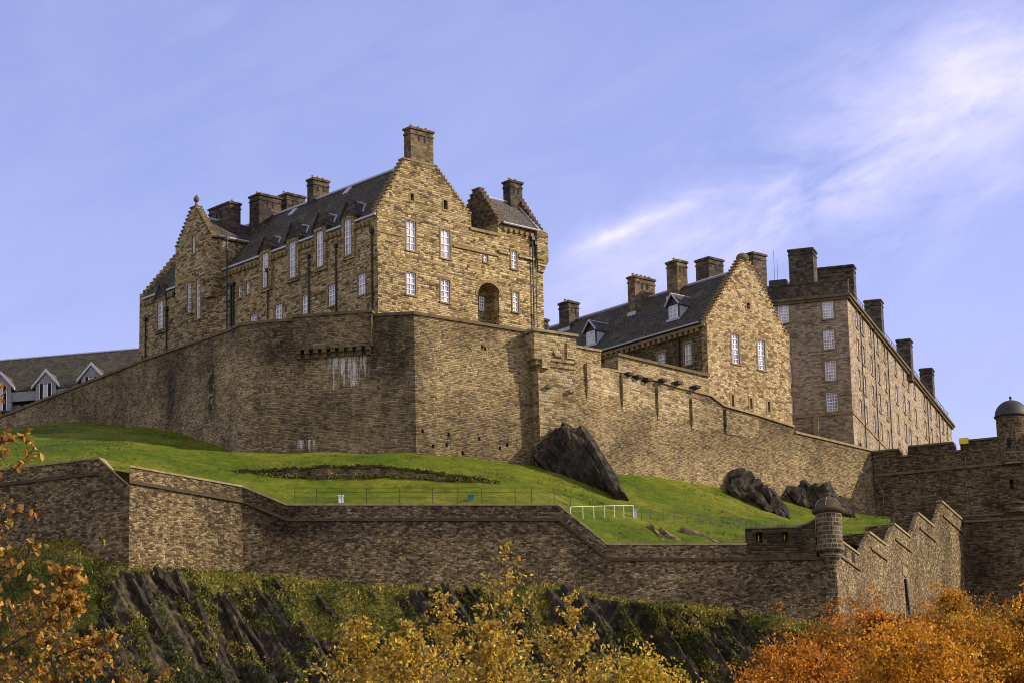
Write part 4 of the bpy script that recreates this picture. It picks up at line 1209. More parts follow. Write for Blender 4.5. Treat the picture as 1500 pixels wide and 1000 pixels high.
MB().wpoly(F7, pr, -1.4, 0).build('wall', M['gate'], gw, cut=cg)
cp7 = MB()
for a, b, z in [(0, ed[1], zm[0]), (ed[2], ed[3], zm[1]), (ed[4], e7, zm[2]), (ed[1], ed[2], zc_ - .02), (ed[3], ed[4], zc_ - .02)]:
    cp7.box(F7, a + .02, b - .02, -1.5, .14, z, z + .2)
islands(cp7, 'coping', M['cope'], gw)
zst7 = F7.hit(1275, 697)[1]
MB().box(F7, .3, e7, -.05, .16, zst7 - .13, zst7 + .13).build('string_course', M['cope'], gw)
uc, zd = F7.hit(1480, 611)
tc_ = F7.pl(F7.hit(1481, 640)[0], -.9)
zt0 = zat(tc_, 611); zpk = zat(tc_, 586); r_ = 1.62
tu = MB(); tu.lathe(tc_, [(r_, zst7 - .2), (r_, zt0)], 24); tuo = tu.build('turret', M['gate'], gw)
dm = MB(); dm.lathe(tc_, [(r_ + .1, zt0 - .05), (r_ + .22, zt0 + .08)] + [((r_ + .12) * math.cos(t), zt0 + .1 + (zpk - zt0 - .1) * math.sin(t)) for t in np.linspace(.05, 1.45, 9)] + [(.1, zpk), (.08, zpk + .12), (.16, zpk + .25), (.13, zpk + .38), (.02, zpk + .45)], 24)
dm.build('dome', M['leaddark'], tuo, smooth=True)
sl_ = MB(); 
u, z = F7.hit(1478, 648, .7); sl_.box(F7, u - .18, u + .18, .55, .78, z - .5, z + .5); sl_.build('loophole', M['void'], tuo)
u, z = F7.hit(1413, 648); tag(MB().box(F7, u - .5, u + .45, -.5, .35, zm[2] - .25, zm[2] + .32).box(F7, u - .45, u + .4, -.45, .3, zm[2] + .32, zm[2] + .38).build('yellow_box', M['yellow']), 'small bright yellow box on the merlon beside the gap, left of the turret', 'box')
cbm = MB(); u, z = F7.hit(1414, 668)
pts = [F7.p(u + .05 * math.sin(k), .1, z + (62 - z) * k / 10) for k in range(11)]; cbm.tube(pts, .04, 4)
u2, z2 = F7.hit(1281, 700); pts = [F7.p(u2 + .9 * math.sin(math.pi * k / 10 * .9), .1, z2 - k * .42) for k in range(11)]
tag(cbm.build('cable', M['copel']), 'thin pale cable hanging down the dark battlemented wall', 'cable')
tag(MB().tube(pts, .035, 4).build('cable', M['copel']), 'thin curved cable at the left end of the battlemented wall', 'cable')

# ================================================================== LOWER WALL
Pa = plan_at(190, 684, 240); G2 = Frame(Pa, 40); G1 = Frame(Pa, -23)
Pb = G2.pl(G2.hit(357, 714)[0]); G4 = Frame(Pb, 2)
low = thing('lower_wall', 'long lower perimeter wall with moulded string course and sloping parapets above the crag', 'wall', (Pb.x, Pb.y, 40))


def lowseg(fr, pts, first=None, zbot=36, **kw):
    us = [fr.hit(x, y) for x, y in pts]
    return [fr.pl(u) for u, z in us], [z for u, z in us]


pA, zA = lowseg(G1, [(-70, 696), (145, 672), (189, 713)])
pB, zB = lowseg(G2, [(190.5, 684), (355, 713.5)])
pC, zC = lowseg(G4, [(357, 714), (420, 740), (818, 740), (890, 798), (1094, 798)])
pD, zD = lowseg(G4, [(1093, 773), (1140, 773), (1165, 773), (1182, 768), (1194, 761)])
zA[0] = zA[1] ; zD[1] = zD[0] = zD[2]
uend, zend = G4.hit(1222, 800)
pE = pC + [G4.pl(uend)]
dz = 1.15
cutl = MB()
for x, y in [(928, 826)]:
    u, z = G4.hit(x, y, .2); cutl.box(G4, u - .2, u + .2, -.2, 1, z - .25, z + .25)
P_all = [pB[0], pB[1]] + pC[1:] + [G4.pl(uend)]
Z_all = [zB[0], zB[1]] + zC[1:] + [zC[-1]]
pA[-1] = Pa.copy(); P_all[0] = Pa.copy()
nM = mitre([pA[0], Pa, P_all[1]])[1]
w_ = MB(); strip(w_, pA, 34, [z - dz for z in zA], .7, 0, 1.5, n_last=nM); strip(w_, P_all, 34, [z - dz for z in Z_all], .7, 0, 1.5, n_first=nM)
w_.build('wall', M['wall_low'], low, cut=cutl)
strip(MB(), pA, 0, 1, 0, 0, 1)
for pts_, zz_, kw in ((pA, zA, {'n_last': nM}), (P_all[:-1], Z_all[:-1], {'n_first': nM})):
    strip(w_ := MB(), pts_, [z - dz for z in zz_], zz_, .05, .05, .9, **kw); w_.build('parapet', M['wall_low'], low)
    strip(w_ := MB(), pts_, zz_, [z + .17 for z in zz_], .13, .1, 1.0, **kw); w_.build('coping', M['copel'], low)
for pts_, zz_, kw in ((pA, zA, {'n_last': nM}), (P_all, Z_all, {'n_first': nM})):
    strip(w_ := MB(), pts_, [z - dz - .16 for z in zz_], [z - dz + .1 for z in zz_], .17, .17, .3, **kw); w_.build('string_course', M['mossy'], low)
# raised parapet with gun loops
cp_ = MB()
for x in (1112, 1150):
    u, _ = G4.hit(x, 785); z = zD[0] - .75; cp_.box(G4, u - .28, u + .28, -.6, 1, z - .42, z + .45); cp_.box(G4, u - .02, u + .1, -2, -.55, z - .3, z + .35)
w_ = MB(); strip(w_, pD, zC[-1] - dz, zD, .06, .06, .95)
w_.build('raised_parapet', M['gate'], low, cut=cp_)
w_ = MB(); strip(w_, pD, zD, [z + .15 for z in zD], .15, .12, 1.05); w_.build('raised_coping', M['cope'], low)
# bartizan
bc = G4.pl(G4.hit(1215.5, 790)[0], -.1)
def bz(y): return zat(bc, y)
R_ = 1.08
bt = MB(); bt.lathe(bc, [(.15, bz(842)), (.45, bz(832)), (.62, bz(822)), (.9, bz(815)), (.95, bz(811)), (1.2, bz(806)), (1.22, bz(800)), (R_, bz(797)), (R_, bz(752))], 22)
bto = bt.build('sentry_turret', M['quoin'], low)
dm = MB(); dm.lathe(bc, [(R_, bz(753)), (1.36, bz(750)), (1.38, bz(746)), (1.12, bz(743)), (1.02, bz(738)), (.8, bz(733)), (.5, bz(730)), (.3, bz(728.5)), (.22, bz(726)), (.3, bz(724)), (.2, bz(721.5)), (.02, bz(720))], 22)
dm.build('turret_cap', M['mossy'], bto, smooth=True)
ribs = MB()
for k in range(6):
    a = k * math.pi / 3 + .25
    ribs.tube([(bc.x + r * math.cos(a), bc.y + r * math.sin(a), z) for r, z in [(1.12, bz(743)), (1.04, bz(738)), (.82, bz(733)), (.5, bz(730)), (.25, bz(728))]], .06, 4)
islands(ribs, 'cap_rib', M['copel'], bto)
qn = MB(); cor = G4.pl(uend); GS = Frame(cor, 71)
z = bz(838); k = 0
zq0 = 38
while z > zq0:
    off = .75 * (Z_all[-1] - dz - z) / (Z_all[-1] - dz - 34)
    w1_, w2_ = (.85, .5) if k % 2 else (.5, .85)
    qn.box(G4, uend - w1_ + .02, uend + .06, -.3, off + .09, z - .42, z - .03)
    z -= .43; k += 1
qn.build('quoins', M['quoin'], low)

# saw-tooth stepped wall
sw = thing('stepped_wall', 'sunlit rubble wall rising to the right in large saw-tooth steps', 'wall', GS.p(20, 0, 42))
teeth = [(1226, 790), (1258, 812), (1273, 781), (1297, 798), (1309, 766), (1333, 789), (1345, 752.5), (1368, 772), (1379, 740), (1409, 757)]
tz = [GS.hit(x, y) for x, y in teeth]
pp = []
for i, (u, z) in enumerate(tz):
    if i in (0,): pp.append((0.05, (tz[0][1] + tz[1][1]) / 2)); continue
    if i == 1: pp.append((u, pp[0][1])); continue
    if i % 2 == 0: zt = (z + tz[i + 1][1]) / 2; pp.append((u, zt))
    else: pp.append((u, zt))
ue = tz[-1][0]
MB().wpoly(GS, [(0.05, 30), (ue, 30)] + pp[::-1], -.4, 0).build('wall', M['wall_low'], sw)
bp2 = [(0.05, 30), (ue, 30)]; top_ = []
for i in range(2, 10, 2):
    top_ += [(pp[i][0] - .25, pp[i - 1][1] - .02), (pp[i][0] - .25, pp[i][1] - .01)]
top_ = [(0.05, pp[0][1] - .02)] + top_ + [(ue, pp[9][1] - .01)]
MB().wpoly(GS, bp2 + top_[::-1], -2.6, -.404).build('stepped_backing', M['gate'], sw)  # shade of the step ends put into the colour by darker stone
cs = MB()
for i in range(2, 10, 2):
    cs.box(GS, pp[i][0] - .05, pp[i + 1][0] + .05, -.5, .12, pp[i][1], pp[i][1] + .2)
cs.box(GS, .2, pp[1][0], -2.3, .12, pp[0][1], pp[0][1] + .18)
islands(cs, 'coping', M['copel'], sw)
cs = MB()
for i in range(0, 10, 2): cs.box(GS, pp[i][0] + (.3 if i else 1.2), pp[i + 1][0] + .25, -.05, .13, pp[i][1] - 1.35, pp[i][1] - 1.15)
islands(cs, 'string_course', M['cope'], sw)
lp = MB()
for x, y in [(1237, 795), (1249, 800)]:
    u, z = GS.hit(x, y); lp.box(GS, u - .5, u + .5, -.1, .03, pp[0][1] - .95, pp[0][1] - .15)
islands(lp, 'gun_loop', M['void'], sw)
u, z = GS.hit(1324, 836); tag(MB().box(GS, u - .7, u + .7, .02, .1, z - .4, z + .4).box(GS, u - .76, u + .76, .0, .06, z - .46, z + .46).build('wall_plaque', M['copel']), 'blank pale plaque fixed on the sunlit saw-tooth wall', 'plaque')
u, z = GS.hit(1325, 850); _, z2 = GS.hit(1329, 884); u2 = GS.hit(1329, 880)[0]
tag(MB().tube([GS.p(u, .12, z), GS.p(u2, .3, z2 - 3)], .16, 6).box(GS, u - .25, u + .25, 0, .2, z, z + .15).build('wall_pipe', M['iron']), 'dark slanting pipe below the pale plaque on the saw-tooth wall', 'pipe')
# lower thick stage at the right
P8 = GS.pl(ue - .2, -.3); F8 = Frame(P8, -12)
z8 = F8.hit(1410, 757)[1]
rw = thing('thick_base_wall', 'very dark thick wall with rounded ledge at the right edge behind orange trees', 'wall', F8.p(5, 0, 35))
MB().box(F8, 0, 18, -6, 0, 30, z8).build('wall', M['gate'], rw)
ld = MB(); ld.box(F8, .0, 18, -6.1, .12, z8, z8 + .18); ld.box(F8, 0.1, 18, -6, .22, z8 - .6, z8 - .38); ld.build('ledge', M['cope'], rw)
tt = MB(); c8 = F8.pl(F8.hit(1488, 745)[0], -1.2); tt.lathe(c8, [(1.9, z8 + .15), (1.9, z8 + .9), (2.05, z8 + .95), (2.05, z8 + 1.15)], 20); tt.build('round_ledge', M['gate'], rw)

# ================================================================== TERRAIN INSIDE THE WALLS
ctrl = []


def cpt(px, py, fr=None, Y=None, n=0.0, dz=0.0):
    if fr is not None:
        u, z = fr.hit(px, py, n); q = fr.pl(u, n); ctrl.append((q.x, q.y, z + dz))
    else:
        d = ray(px, py); t = Y / d.y; ctrl.append((d.x * t, Y, CZ + d.z * t + dz))


for x, y in [(-60, 650), (20, 642), (70, 627), (110, 618), (180, 626), (240, 629), (290, 645), (330, 659)]: cpt(x, y, F1, n=.6)
for x, y in [(385, 661), (440, 662), (520, 663), (606, 664)]: cpt(x, y, F2, n=.6)
for x, y in [(650, 667), (690, 671), (740, 677)]: cpt(x, y, F3, n=.6)
for x, y in [(800, 683)]: cpt(x, y, F4, n=.5)
for x, y in [(860, 688), (900, 693), (950, 699), (1000, 706), (1050, 716), (1080, 721), (1130, 729), (1180, 738), (1230, 746), (1275, 752)]: cpt(x, y, F5, n=.6)
for x, y in [(1330, 765), (1420, 770), (1500, 772)]: cpt(x, y, F7, n=.2)
for x, y in [(-60, 694), (40, 690), (100, 684), (145, 680)]: cpt(x, y, G1, n=-1.2)
for x, y in [(200, 692), (270, 704), (340, 717)]: cpt(x, y, G2, n=-1.5)
for x, y in [(380, 730), (420, 741), (500, 741), (600, 741), (700, 741), (800, 741), (850, 770), (890, 799), (950, 799), (1020, 799), (1090, 796), (1150, 790), (1200, 790)]: cpt(x, y, G4, n=-1.5)
for x, y in [(1240, 800), (1262, 800), (1290, 785), (1320, 770), (1345, 765), (1400, 768)]: cpt(x, y, GS, n=-2.8)
for x, y, Y in [(450, 698, 262), (550, 698, 262), (650, 701, 262), (720, 708, 262), (450, 684, 263.4), (550, 685, 263.4), (650, 695, 263.4), (715, 703, 263.4), (340, 690, 262),
                (900, 735, 268), (1000, 745, 272), (1100, 755, 280), (1180, 765, 290), (760, 720, 258), (860, 755, 255), (1000, 775, 258), (1100, 780, 264), (200, 655, 264), (100, 655, 262), (30, 665, 262)]: cpt(x, y, Y=Y)
cc_ = np.array(ctrl); mu = cc_[:, :2].mean(0); sc_ = 30.0


def phi(r2): return .5 * r2 * np.log(r2 + 1e-9)


Xn = (cc_[:, :2] - mu) / sc_; N = len(Xn)
r2 = ((Xn[:, None] - Xn[None]) ** 2).sum(-1)
Kt = np.zeros((N + 3, N + 3)); Kt[:N, :N] = phi(r2) + np.eye(N) * 4e-3; Kt[:N, N] = 1; Kt[:N, N + 1:] = Xn; Kt[N, :N] = 1; Kt[N + 1:, :N] = Xn.T
wt = np.linalg.solve(Kt, np.concatenate([cc_[:, 2], np.zeros(3)]))


def height(X, Y):
    X = np.asarray(X, float); Y = np.asarray(Y, float); sh = X.shape
    q = (np.stack([X.ravel(), Y.ravel()], 1) - mu) / sc_
    rr2 = ((q[:, None] - Xn[None]) ** 2).sum(-1)
    return (phi(rr2) @ wt[:N] + wt[N] + q @ wt[N + 1:]).reshape(sh)


def ground_hit(px, py, lo=225., hi=330.):
    d = ray(px, py)
    Ys = np.linspace(lo, hi, 500); t = Ys / d.y
    dzv = (CZ + d.z * t) - height(d.x * t, Ys)
    for i in range(len(Ys) - 1):
        if dzv[i] > 0 and dzv[i + 1] <= 0:
            return Vector((d.x * t[i], Ys[i], CZ + d.z * t[i]))
    i = int(np.argmin(abs(dzv))); return Vector((d.x * t[i], Ys[i], float(height(d.x * t[i], Ys[i]))))


def gridmesh(name, X, Y, Z, mat, smooth=True):
    ny, nx = X.shape
    v = np.stack([X, Y, Z], -1).reshape(-1, 3)
    idx = np.arange(nx * ny).reshape(ny, nx)
    f = np.stack([idx[:-1, :-1], idx[:-1, 1:], idx[1:, 1:], idx[1:, :-1]], -1).reshape(-1, 4)
    me = bpy.data.meshes.new(name); me.from_pydata(v.tolist(), [], f.tolist())
    o = bpy.data.objects.new(name, me); C.objects.link(o); me.materials.append(mat)
    if smooth:
        for p in me.polygons: p.use_smooth = True
    return o


mt, t, b = newmat('lawn_grass'); M['grass'] = mt
P = t.add('ShaderNodeNewGeometry').outputs['Position']
na = t.noise(P, .12, 4, .6); nb2 = t.noise(t.scalev(P, (1, .5, 1.6)), 1.0, 6, .72); nc = t.noise(P, 4.0, 5, .75)
col = t.ramp(na.outputs[0], [(.3, (.045, .078, .004)), (.45, (.082, .115, .005)), (.6, (.13, .145, .010)), (.72, (.19, .17, .022))])
col = t.mix(.75, col, t.ramp(nb2.outputs[0], [(.3, .5), (.5, 1.0), (.7, 1.5)]), 'MULTIPLY')
col = t.mix(.8, col, t.ramp(nc.outputs[0], [(.3, .4), (.5, 1.0), (.7, 1.7)]), 'MULTIPLY')
t.l.new(col, b.inputs['Base Color']); b.inputs['Roughness'].default_value = .9; b.inputs['Specular IOR Level'].default_value = .1
bp = t.add('ShaderNodeBump', {'Height': t.math('ADD', nb2.outputs[0], nc.outputs[0]), 'Strength': .9, 'Distance': .25}); t.l.new(bp.outputs[0], b.inputs['Normal'])

xs = np.linspace(-62, 62, 320); ss = np.linspace(0, 1, 150)
# the front edge of the lawn follows the back of the lower wall
wall_line = [(-80, pA[0].y - 8.)] + [(p.x, p.y) for p in pA] + [(p.x, p.y) for p in P_all[1:]] + [(GS.pl(ue).x, GS.pl(ue).y), (90, GS.pl(ue).y + 4)]
wl = np.array(sorted(wall_line)); y0 = np.interp(xs, wl[:, 0], wl[:, 1]) + .9
X = np.repeat(xs[None], len(ss), 0); Y = y0[None] + ss[:, None] * (345 - y0[None])
Z = height(X, Y)
for i in range(Z.shape[0]):
    for j in range(Z.shape[1]):
        Z[i, j] += .22 * mnoise.noise((X[i, j] * .3, Y[i, j] * .3, 0)) + .08 * mnoise.noise((X[i, j] * 1.1, Y[i, j] * 1.1, 3))
Z = np.where(Y > 316, np.minimum(Z, 66), Z)
tag(gridmesh('grass_slope', X, Y, Z, M['grass']), None, None, kind='structure')

# low stone bank that breaks the lawn
bp_ = [(265, 690.5, 689), (305, 693, 689), (350, 695.5, 689), (392, 697, 688), (440, 697, 685), (500, 697, 682), (560, 697.5, 683), (600, 699, 688), (650, 701, 694), (700, 706, 700), (738, 711, 708)]
bm_ = MB(); pts = []; zb_ = []; zt_b = []
for x, yb, yt in bp_:
    d = ray(x, yb); tt_ = 261.6 / d.y; q = Vector((d.x * tt_, 261.6)); pts.append(q); zb_.append(zat(q, yb) - .9); zt_b.append(zat(q, yt))
# finer, uneven front
fine = []; fz0 = []; fz1 = []
for i in range(len(pts) - 1):
    for k in range(6):
        t_ = k / 6; q = pts[i].lerp(pts[i + 1], t_); q = q + Vector((0, random.uniform(-.18, .12))); fine.append(q); fz0.append(zb_[i] * (1 - t_) + zb_[i + 1] * t_); fz1.append(zt_b[i] * (1 - t_) + zt_b[i + 1] * t_ + random.uniform(-.12, .08))
strip(bm_, fine, fz0, fz1, .25, 0, 1.8)
tag(bm_.build('earth_bank', M['gate']), 'low dark bare-earth bank cutting across the lawn above the railing', 'bank')

# ================================================================== ROCKS
mt, t, b = newmat('dark_basalt'); M['rock'] = mt
P = t.add('ShaderNodeNewGeometry').outputs['Position']
na = t.noise(P, .8, 5, .65); q_ = t.add('ShaderNodeVectorRotate', {'Vector': P, 'Angle': math.radians(62)}, rotation_type='Y_AXIS').outputs[0]
nb3 = t.noise(t.scalev(q_, (.35, 1.2, 3.6)), 1.0, 5, .7)
col = t.ramp(na.outputs[0], [(.3, (.014, .011, .007)), (.5, (.036, .028, .017)), (.7, (.095, .073, .042))])
col = t.mix(.8, col, t.ramp(nb3.outputs[0], [(.3, .35), (.5, 1.), (.66, 2.0)]), 'MULTIPLY')
t.l.new(col, b.inputs['Base Color']); b.inputs['Roughness'].default_value = .85; b.inputs['Specular IOR Level'].default_value = .2
bp = t.add('ShaderNodeBump', {'Height': t.math('ADD', nb3.outputs[0], t.math('MULTIPLY', na.outputs[0], .5)), 'Strength': 1.0, 'Distance': .35}); t.l.new(bp.outputs[0], b.inputs['Normal'])


def plates(mb, a, ax, ln_, thin, deep, rnd, toward=Vector((0, -1, 0)), segs=5, rough=.12):
    """one long tilted plate of rock with blunt broken ends: thin across the bedding, deep towards the viewer"""
    side = ax.cross(toward).normalized(); nn = side.cross(ax).normalized()
    if nn.dot(toward) < 0: nn = -nn
    vs = []; fs = []
    e0, e1 = rnd.uniform(.7, 1.), rnd.uniform(.2, .7)
    for i in range(segs + 1):
        t = i / segs
        k = min(1, e0 + t * 4) * min(1, e1 + (1 - t) * 3)
        w = thin * k * rnd.uniform(.8, 1.2); dp = deep * k * rnd.uniform(.75, 1.15)
        c = a + ax * (ln_ * (t + rnd.uniform(-.04, .04)))
        j = lambda: Vector((rnd.uniform(-1, 1), rnd.uniform(-1, 1), rnd.uniform(-1, 1))) * rough
        vs += [c - side * w - nn * deep * .6 + j(), c - side * w + nn * dp * rnd.uniform(.35, .9) + j(), c - side * w * .1 + nn * dp + j(),
               c + side * w * .9 + nn * dp * rnd.uniform(.7, 1.) + j(), c + side * w - nn * deep * .6 + j()]
    for i in range(segs):
        for k in range(5): fs.append([i * 5 + k, i * 5 + (k + 1) % 5, (i + 1) * 5 + (k + 1) % 5, (i + 1) * 5 + k])
    fs += [[4, 3, 2, 1, 0], [segs * 5 + k for k in range(5)]]
    mb.add(vs, fs)


def outcrop(slabs, label, seed, per=5, thin=.22, flat=False, mat='rock'):
    """slabs: (x0,y0,x1,y1,half-width m,depth m,Y0,Y1): bundles of bedded plates between two pixels"""
    rnd = random.Random(seed); mb = MB()
    for (x0, y0, x1, y1, hw, th, Y0, Y1) in slabs:
        d0 = ray(x0, y0); a = d0 * (Y0 / d0.y) + Vector((0, 0, CZ)); d1 = ray(x1, y1); e = d1 * (Y1 / d1.y) + Vector((0, 0, CZ)); e.z = min(e.z, float(height(e.x, e.y))) - .4
        e = ground_hit(x1, y1) - Vector((0, 0, .4)) if th > 1.05 else e
        if flat: a = ground_hit(x0, y0)
        ax = e - a; ln_ = ax.length; ax = ax.normalized(); side = ax.cross(Vector((0, -1, 0))).normalized()
        for k in range(per):
            s = (k + .5) / per * 2 - 1
            l2 = ln_ * rnd.uniform(.9, 1.0) * (1 - .14 * abs(s)); off = (ln_ - l2) * rnd.uniform(.2, .8)
            ax2 = (ax + Vector((rnd.uniform(-.05, .05), rnd.uniform(-.05, .05), rnd.uniform(-.05, .05)))).normalized()
            plates(mb, a + side * hw * s * .9 + ax * off - Vector((0, rnd.uniform(-.2, .35), 0)), ax2, l2, max(thin, hw / per * 1.9) * rnd.uniform(.85, 1.25), th * rnd.uniform(.55, 1.05), rnd, segs=6)
    return tag(mb.build('rock_outcrop', M[mat]), label, 'rock')


outcrop([(795, 655, 850, 702, .7, 1.3, 278, 272), (803, 644, 866, 708, .7, 1.5, 278.5, 270.5), (816, 634, 880, 714, .7, 1.6, 279, 269.5), (830, 630, 898, 722, .8, 1.6, 279, 268.5), (842, 633, 910, 730, .75, 1.5, 279, 268), (853, 642, 913, 733, .7, 1.4, 279.5, 268),
         (862, 655, 912, 722, .5, 1.2, 279.5, 269.5), (788, 664, 826, 692, .6, 1.1, 278, 274)],
        'big dark slanting rock outcrop leaning on the wall below the square bastion', 3, 3)
outcrop([(1084, 690, 1094, 728, .75, .9, 297, 294.5), (1070, 712, 1096, 724, .35, .5, 294.5, 293), (1098, 708, 1118, 730, .6, .7, 296, 293), (1112, 712, 1142, 732, .4, .6, 295, 291), (1124, 718, 1150, 742, .4, .6, 294, 289), (1095, 722, 1128, 736, .5, .5, 293, 290)],
        'jagged brown rock outcrop on the lawn at the foot of the long rampart', 8, 2, .35)
outcrop([(1158, 716, 1190, 732, .6, .8, 302, 299), (1172, 709, 1206, 727, .5, .8, 303, 300), (1188, 712, 1222, 738, .6, .8, 302, 298), (1204, 718, 1236, 746, .6, .8, 301, 297), (1222, 732, 1248, 752, .5, .7, 301, 297)],
        'dark low rock outcrop between the rampart and the sentry turret', 14, 2, .35)
outcrop([(950, 768, 974, 779, .2, .3, 253, 252), (968, 775, 1000, 780, .15, .3, 252.4, 252.4), (998, 776, 1062, 782, .15, .3, 252.4, 252.4)], 'small brown broken stones behind the lower wall under the fence', 21, 3, .12, True, 'dress')

# crag below the lower wall ----------------------------------------------------
base_px = [(-120, 812), (-60, 808), (30, 806), (70, 792), (108, 790), (132, 815), (180, 830), (250, 833), (360, 840), (450, 848), (540, 858), (650, 862), (740, 860), (800, 856), (850, 864), (900, 878), (1000, 884), (1100, 898), (1222, 916), (1300, 945), (1420, 985), (1560, 1000)]
bxs = []; bys = []; bzs = []
for x, y in base_px:
    if x <= 190: u, z = G1.hit(x, y, .5); q = G1.pl(u, .5)
    elif x <= 357: u, z = G2.hit(x, y, .55); q = G2.pl(u, .55)
    elif x <= 1222: u, z = G4.hit(x, y, .6); q = G4.pl(u, .6)
    else: d = ray(x, y); tt_ = (q.y) / d.y; q = Vector((d.x * tt_, q.y)); z = CZ + d.z * tt_
    bxs.append(q.x); bys.append(q.y); bzs.append(z)
gx = np.arange(-50, 50, .17)
by = np.interp(gx, bxs, bys); bzv = np.interp(gx, bxs, bzs)
# smooth the foot line so the crag is not faceted like the wall
ker = np.ones(9) / 9; bzv = np.convolve(np.pad(bzv, 4, 'edge'), ker, 'valid')
ROCKS = [(200, 905, 85, 85, 1.1), (300, 930, 140, 85, 1.15), (225, 850, 40, 35, 1), (420, 960, 110, 55, .7), (265, 985, 200, 40, .8), (650, 862, 60, 32, 1), (610, 900, 40, 30, .7), (700, 925, 60, 60, .6), (870, 915, 65, 85, 1.2), (1000, 950, 165, 66, 1.3), (905, 950, 60, 55, 1), (1110, 960, 70, 45, .9), (560, 960, 120, 50, .6), (470, 872, 20, 12, .8), (760, 970, 120, 50, .7), (1250, 985, 200, 40, .4)]
GRASSY = [(470, 900, 90, 40), (300, 845, 60, 16), (1020, 885, 130, 12), (1130, 907, 80, 16), (90, 870, 70, 50), (540, 890, 60, 40)]
rows = np.concatenate([np.arange(-1.2, 18, .17), np.arange(18, 62, 1.2)])
nr_, nc_ = len(rows), len(gx)
CX = np.zeros((nr_, nc_)); CY = np.zeros_like(CX); CZv = np.zeros_like(CX); RK = np.zeros_like(CX)
for j in range(nc_):
    x = gx[j]
    for i in range(nr_):
        s = rows[i]
        sh_ = 1.3 + .9 * mnoise.noise((x * .13, 1.7, 0))           # grassy shoulder
        oc = .62 - .36 * min(1, max(0, (x - 6.5) / 4)) * min(1, max(0, (26 - x) / 5))     # the right-hand crag is nearly sheer
        if s < 0: out_, drop = s, 0
        elif s < sh_: out_, drop = s * .9, s * .42
        else:
            k = s - sh_; out_, drop = sh_ * .9 + (k * oc if k < 9 else 9 * oc + (k - 9) * .62), sh_ * .42 + k * .80
        X_, Y_, Z_ = x, by[j] - out_, bzv[j] - drop
        if s > 0:
            # image-space position -> rock / grass distribution (where bare rock breaks through)
            q = Vector((X_, Y_, Z_ - CZ)); dd = q.dot(FW); px = 750 + F * q.dot(RT) / dd; py = 500 - F * q.dot(UP) / dd
            rk = sum(a * math.exp(-((px - cx) / rx) ** 2 - ((py - cy) / ry) ** 2) for cx, cy, rx, ry, a in ROCKS) - .9 * sum(math.exp(-((px - cx) / rx) ** 2 - ((py - cy) / ry) ** 2) for cx, cy, rx, ry in GRASSY)
            w1n = mnoise.noise((X_ * .35, Z_ * .35, 9.)); w2n = mnoise.noise((X_ * 1.1, Z_ * 1.1, 4.))
            qs = X_ * .883 + Z_ * .469; al = X_ * .469 - Z_ * .883
            stn = mnoise.noise((qs * .75, al * .13, 21.)) + .5 * mnoise.noise((qs * 1.9, al * .3, 25.))
            rk = rk + .25 * w1n + .2 * w2n + .72 * stn + .04
            rk = max(0., min(1., (rk - .32) / .25)) * min(1, max(0, (s - .35) / .7))
            qq = X_ * .883 + Z_ * .469 + .5 * mnoise.noise((X_ * .12, Z_ * .12, 2.)) + .08 * w2n
            s1 = (qq / 2.3) % 1.0; s2 = (qq / .83 + .37 * w1n) % 1.0
            a1 = .9 + .8 * mnoise.noise((math.floor(qq / 2.3) * 3.1, Z_ * .16, 5.)); a2 = .5 + .4 * mnoise.noise((math.floor(qq / .83) * 1.7, Z_ * .25, 8.))
            crack = mnoise.noise((X_ * .8 + Z_ * 1.6, Z_ * .5, 12.))
            rel = rk * (1.15 * max(0, a1) * (s1 if s1 < .86 else (1 - s1) / .14 * .86) + .55 * max(0, a2) * (s2 if s2 < .8 else (1 - s2) / .2 * .8) + .22 * crack - .55)
            rel += (1 - rk) * (.35 * w1n + .12 * w2n) + .8 * mnoise.noise((X_ * .1, Z_ * .1, 6.))
            f_ = min(1, s / 1.5)
            Y_ -= rel * f_ * .95; Z_ += rel * f_ * .35
            RK[i, j] = rk
        if Z_ < .6: Z_ = .6
        CX[i, j], CY[i, j], CZv[i, j] = X_, Y_, Z_
mt, t, b = newmat('crag_surface'); M['crag'] = mt
geo = t.add('ShaderNodeNewGeometry'); P = geo.outputs['Position']
att = t.add('ShaderNodeAttribute', attribute_name='bare')
na = t.noise(P, .9, 5, .65); q_ = t.add('ShaderNodeVectorRotate', {'Vector': P, 'Angle': math.radians(62)}, rotation_type='Y_AXIS').outputs[0]
nb3 = t.noise(t.scalev(q_, (.35, 1.2, 3.2)), 1.0, 5, .7)
rc = t.ramp(na.outputs[0], [(.3, (.016, .013, .008)), (.5, (.045, .036, .02)), (.7, (.12, .092, .045))])
rc = t.mix(.8, rc, t.ramp(nb3.outputs[0], [(.3, .35), (.5, 1.), (.68, 2.4)]), 'MULTIPLY')
ng = t.noise(P, .5, 5, .65); nf2 = t.noise(P, 5., 4, .7)
gc = t.ramp(ng.outputs[0], [(.3, (.05, .06, .010)), (.5, (.13, .12, .02)), (.7, (.24, .19, .05))])
gc = t.mix(.8, gc, t.ramp(nf2.outputs[0], [(.3, .35), (.5, 1.), (.7, 1.7)]), 'MULTIPLY')
fac = t.ramp(t.math('ADD', att.outputs['Fac'], t.math('MULTIPLY', t.math('SUBTRACT', nf2.outputs[0], .5), .9)), [(.35, 0.), (.6, 1.)])
t.l.new(t.mix(fac, gc, rc), b.inputs['Base Color']); b.inputs['Roughness'].default_value = .9; b.inputs['Specular IOR Level'].default_value = .15
bp = t.add('ShaderNodeBump', {'Height': t.math('ADD', nb3.outputs[0], nf2.outputs[0]), 'Strength': .9, 'Distance': .25}); t.l.new(bp.outputs[0], b.inputs['Normal'])
crag = gridmesh('crag', CX, CY, CZv, M['crag'], smooth=False)
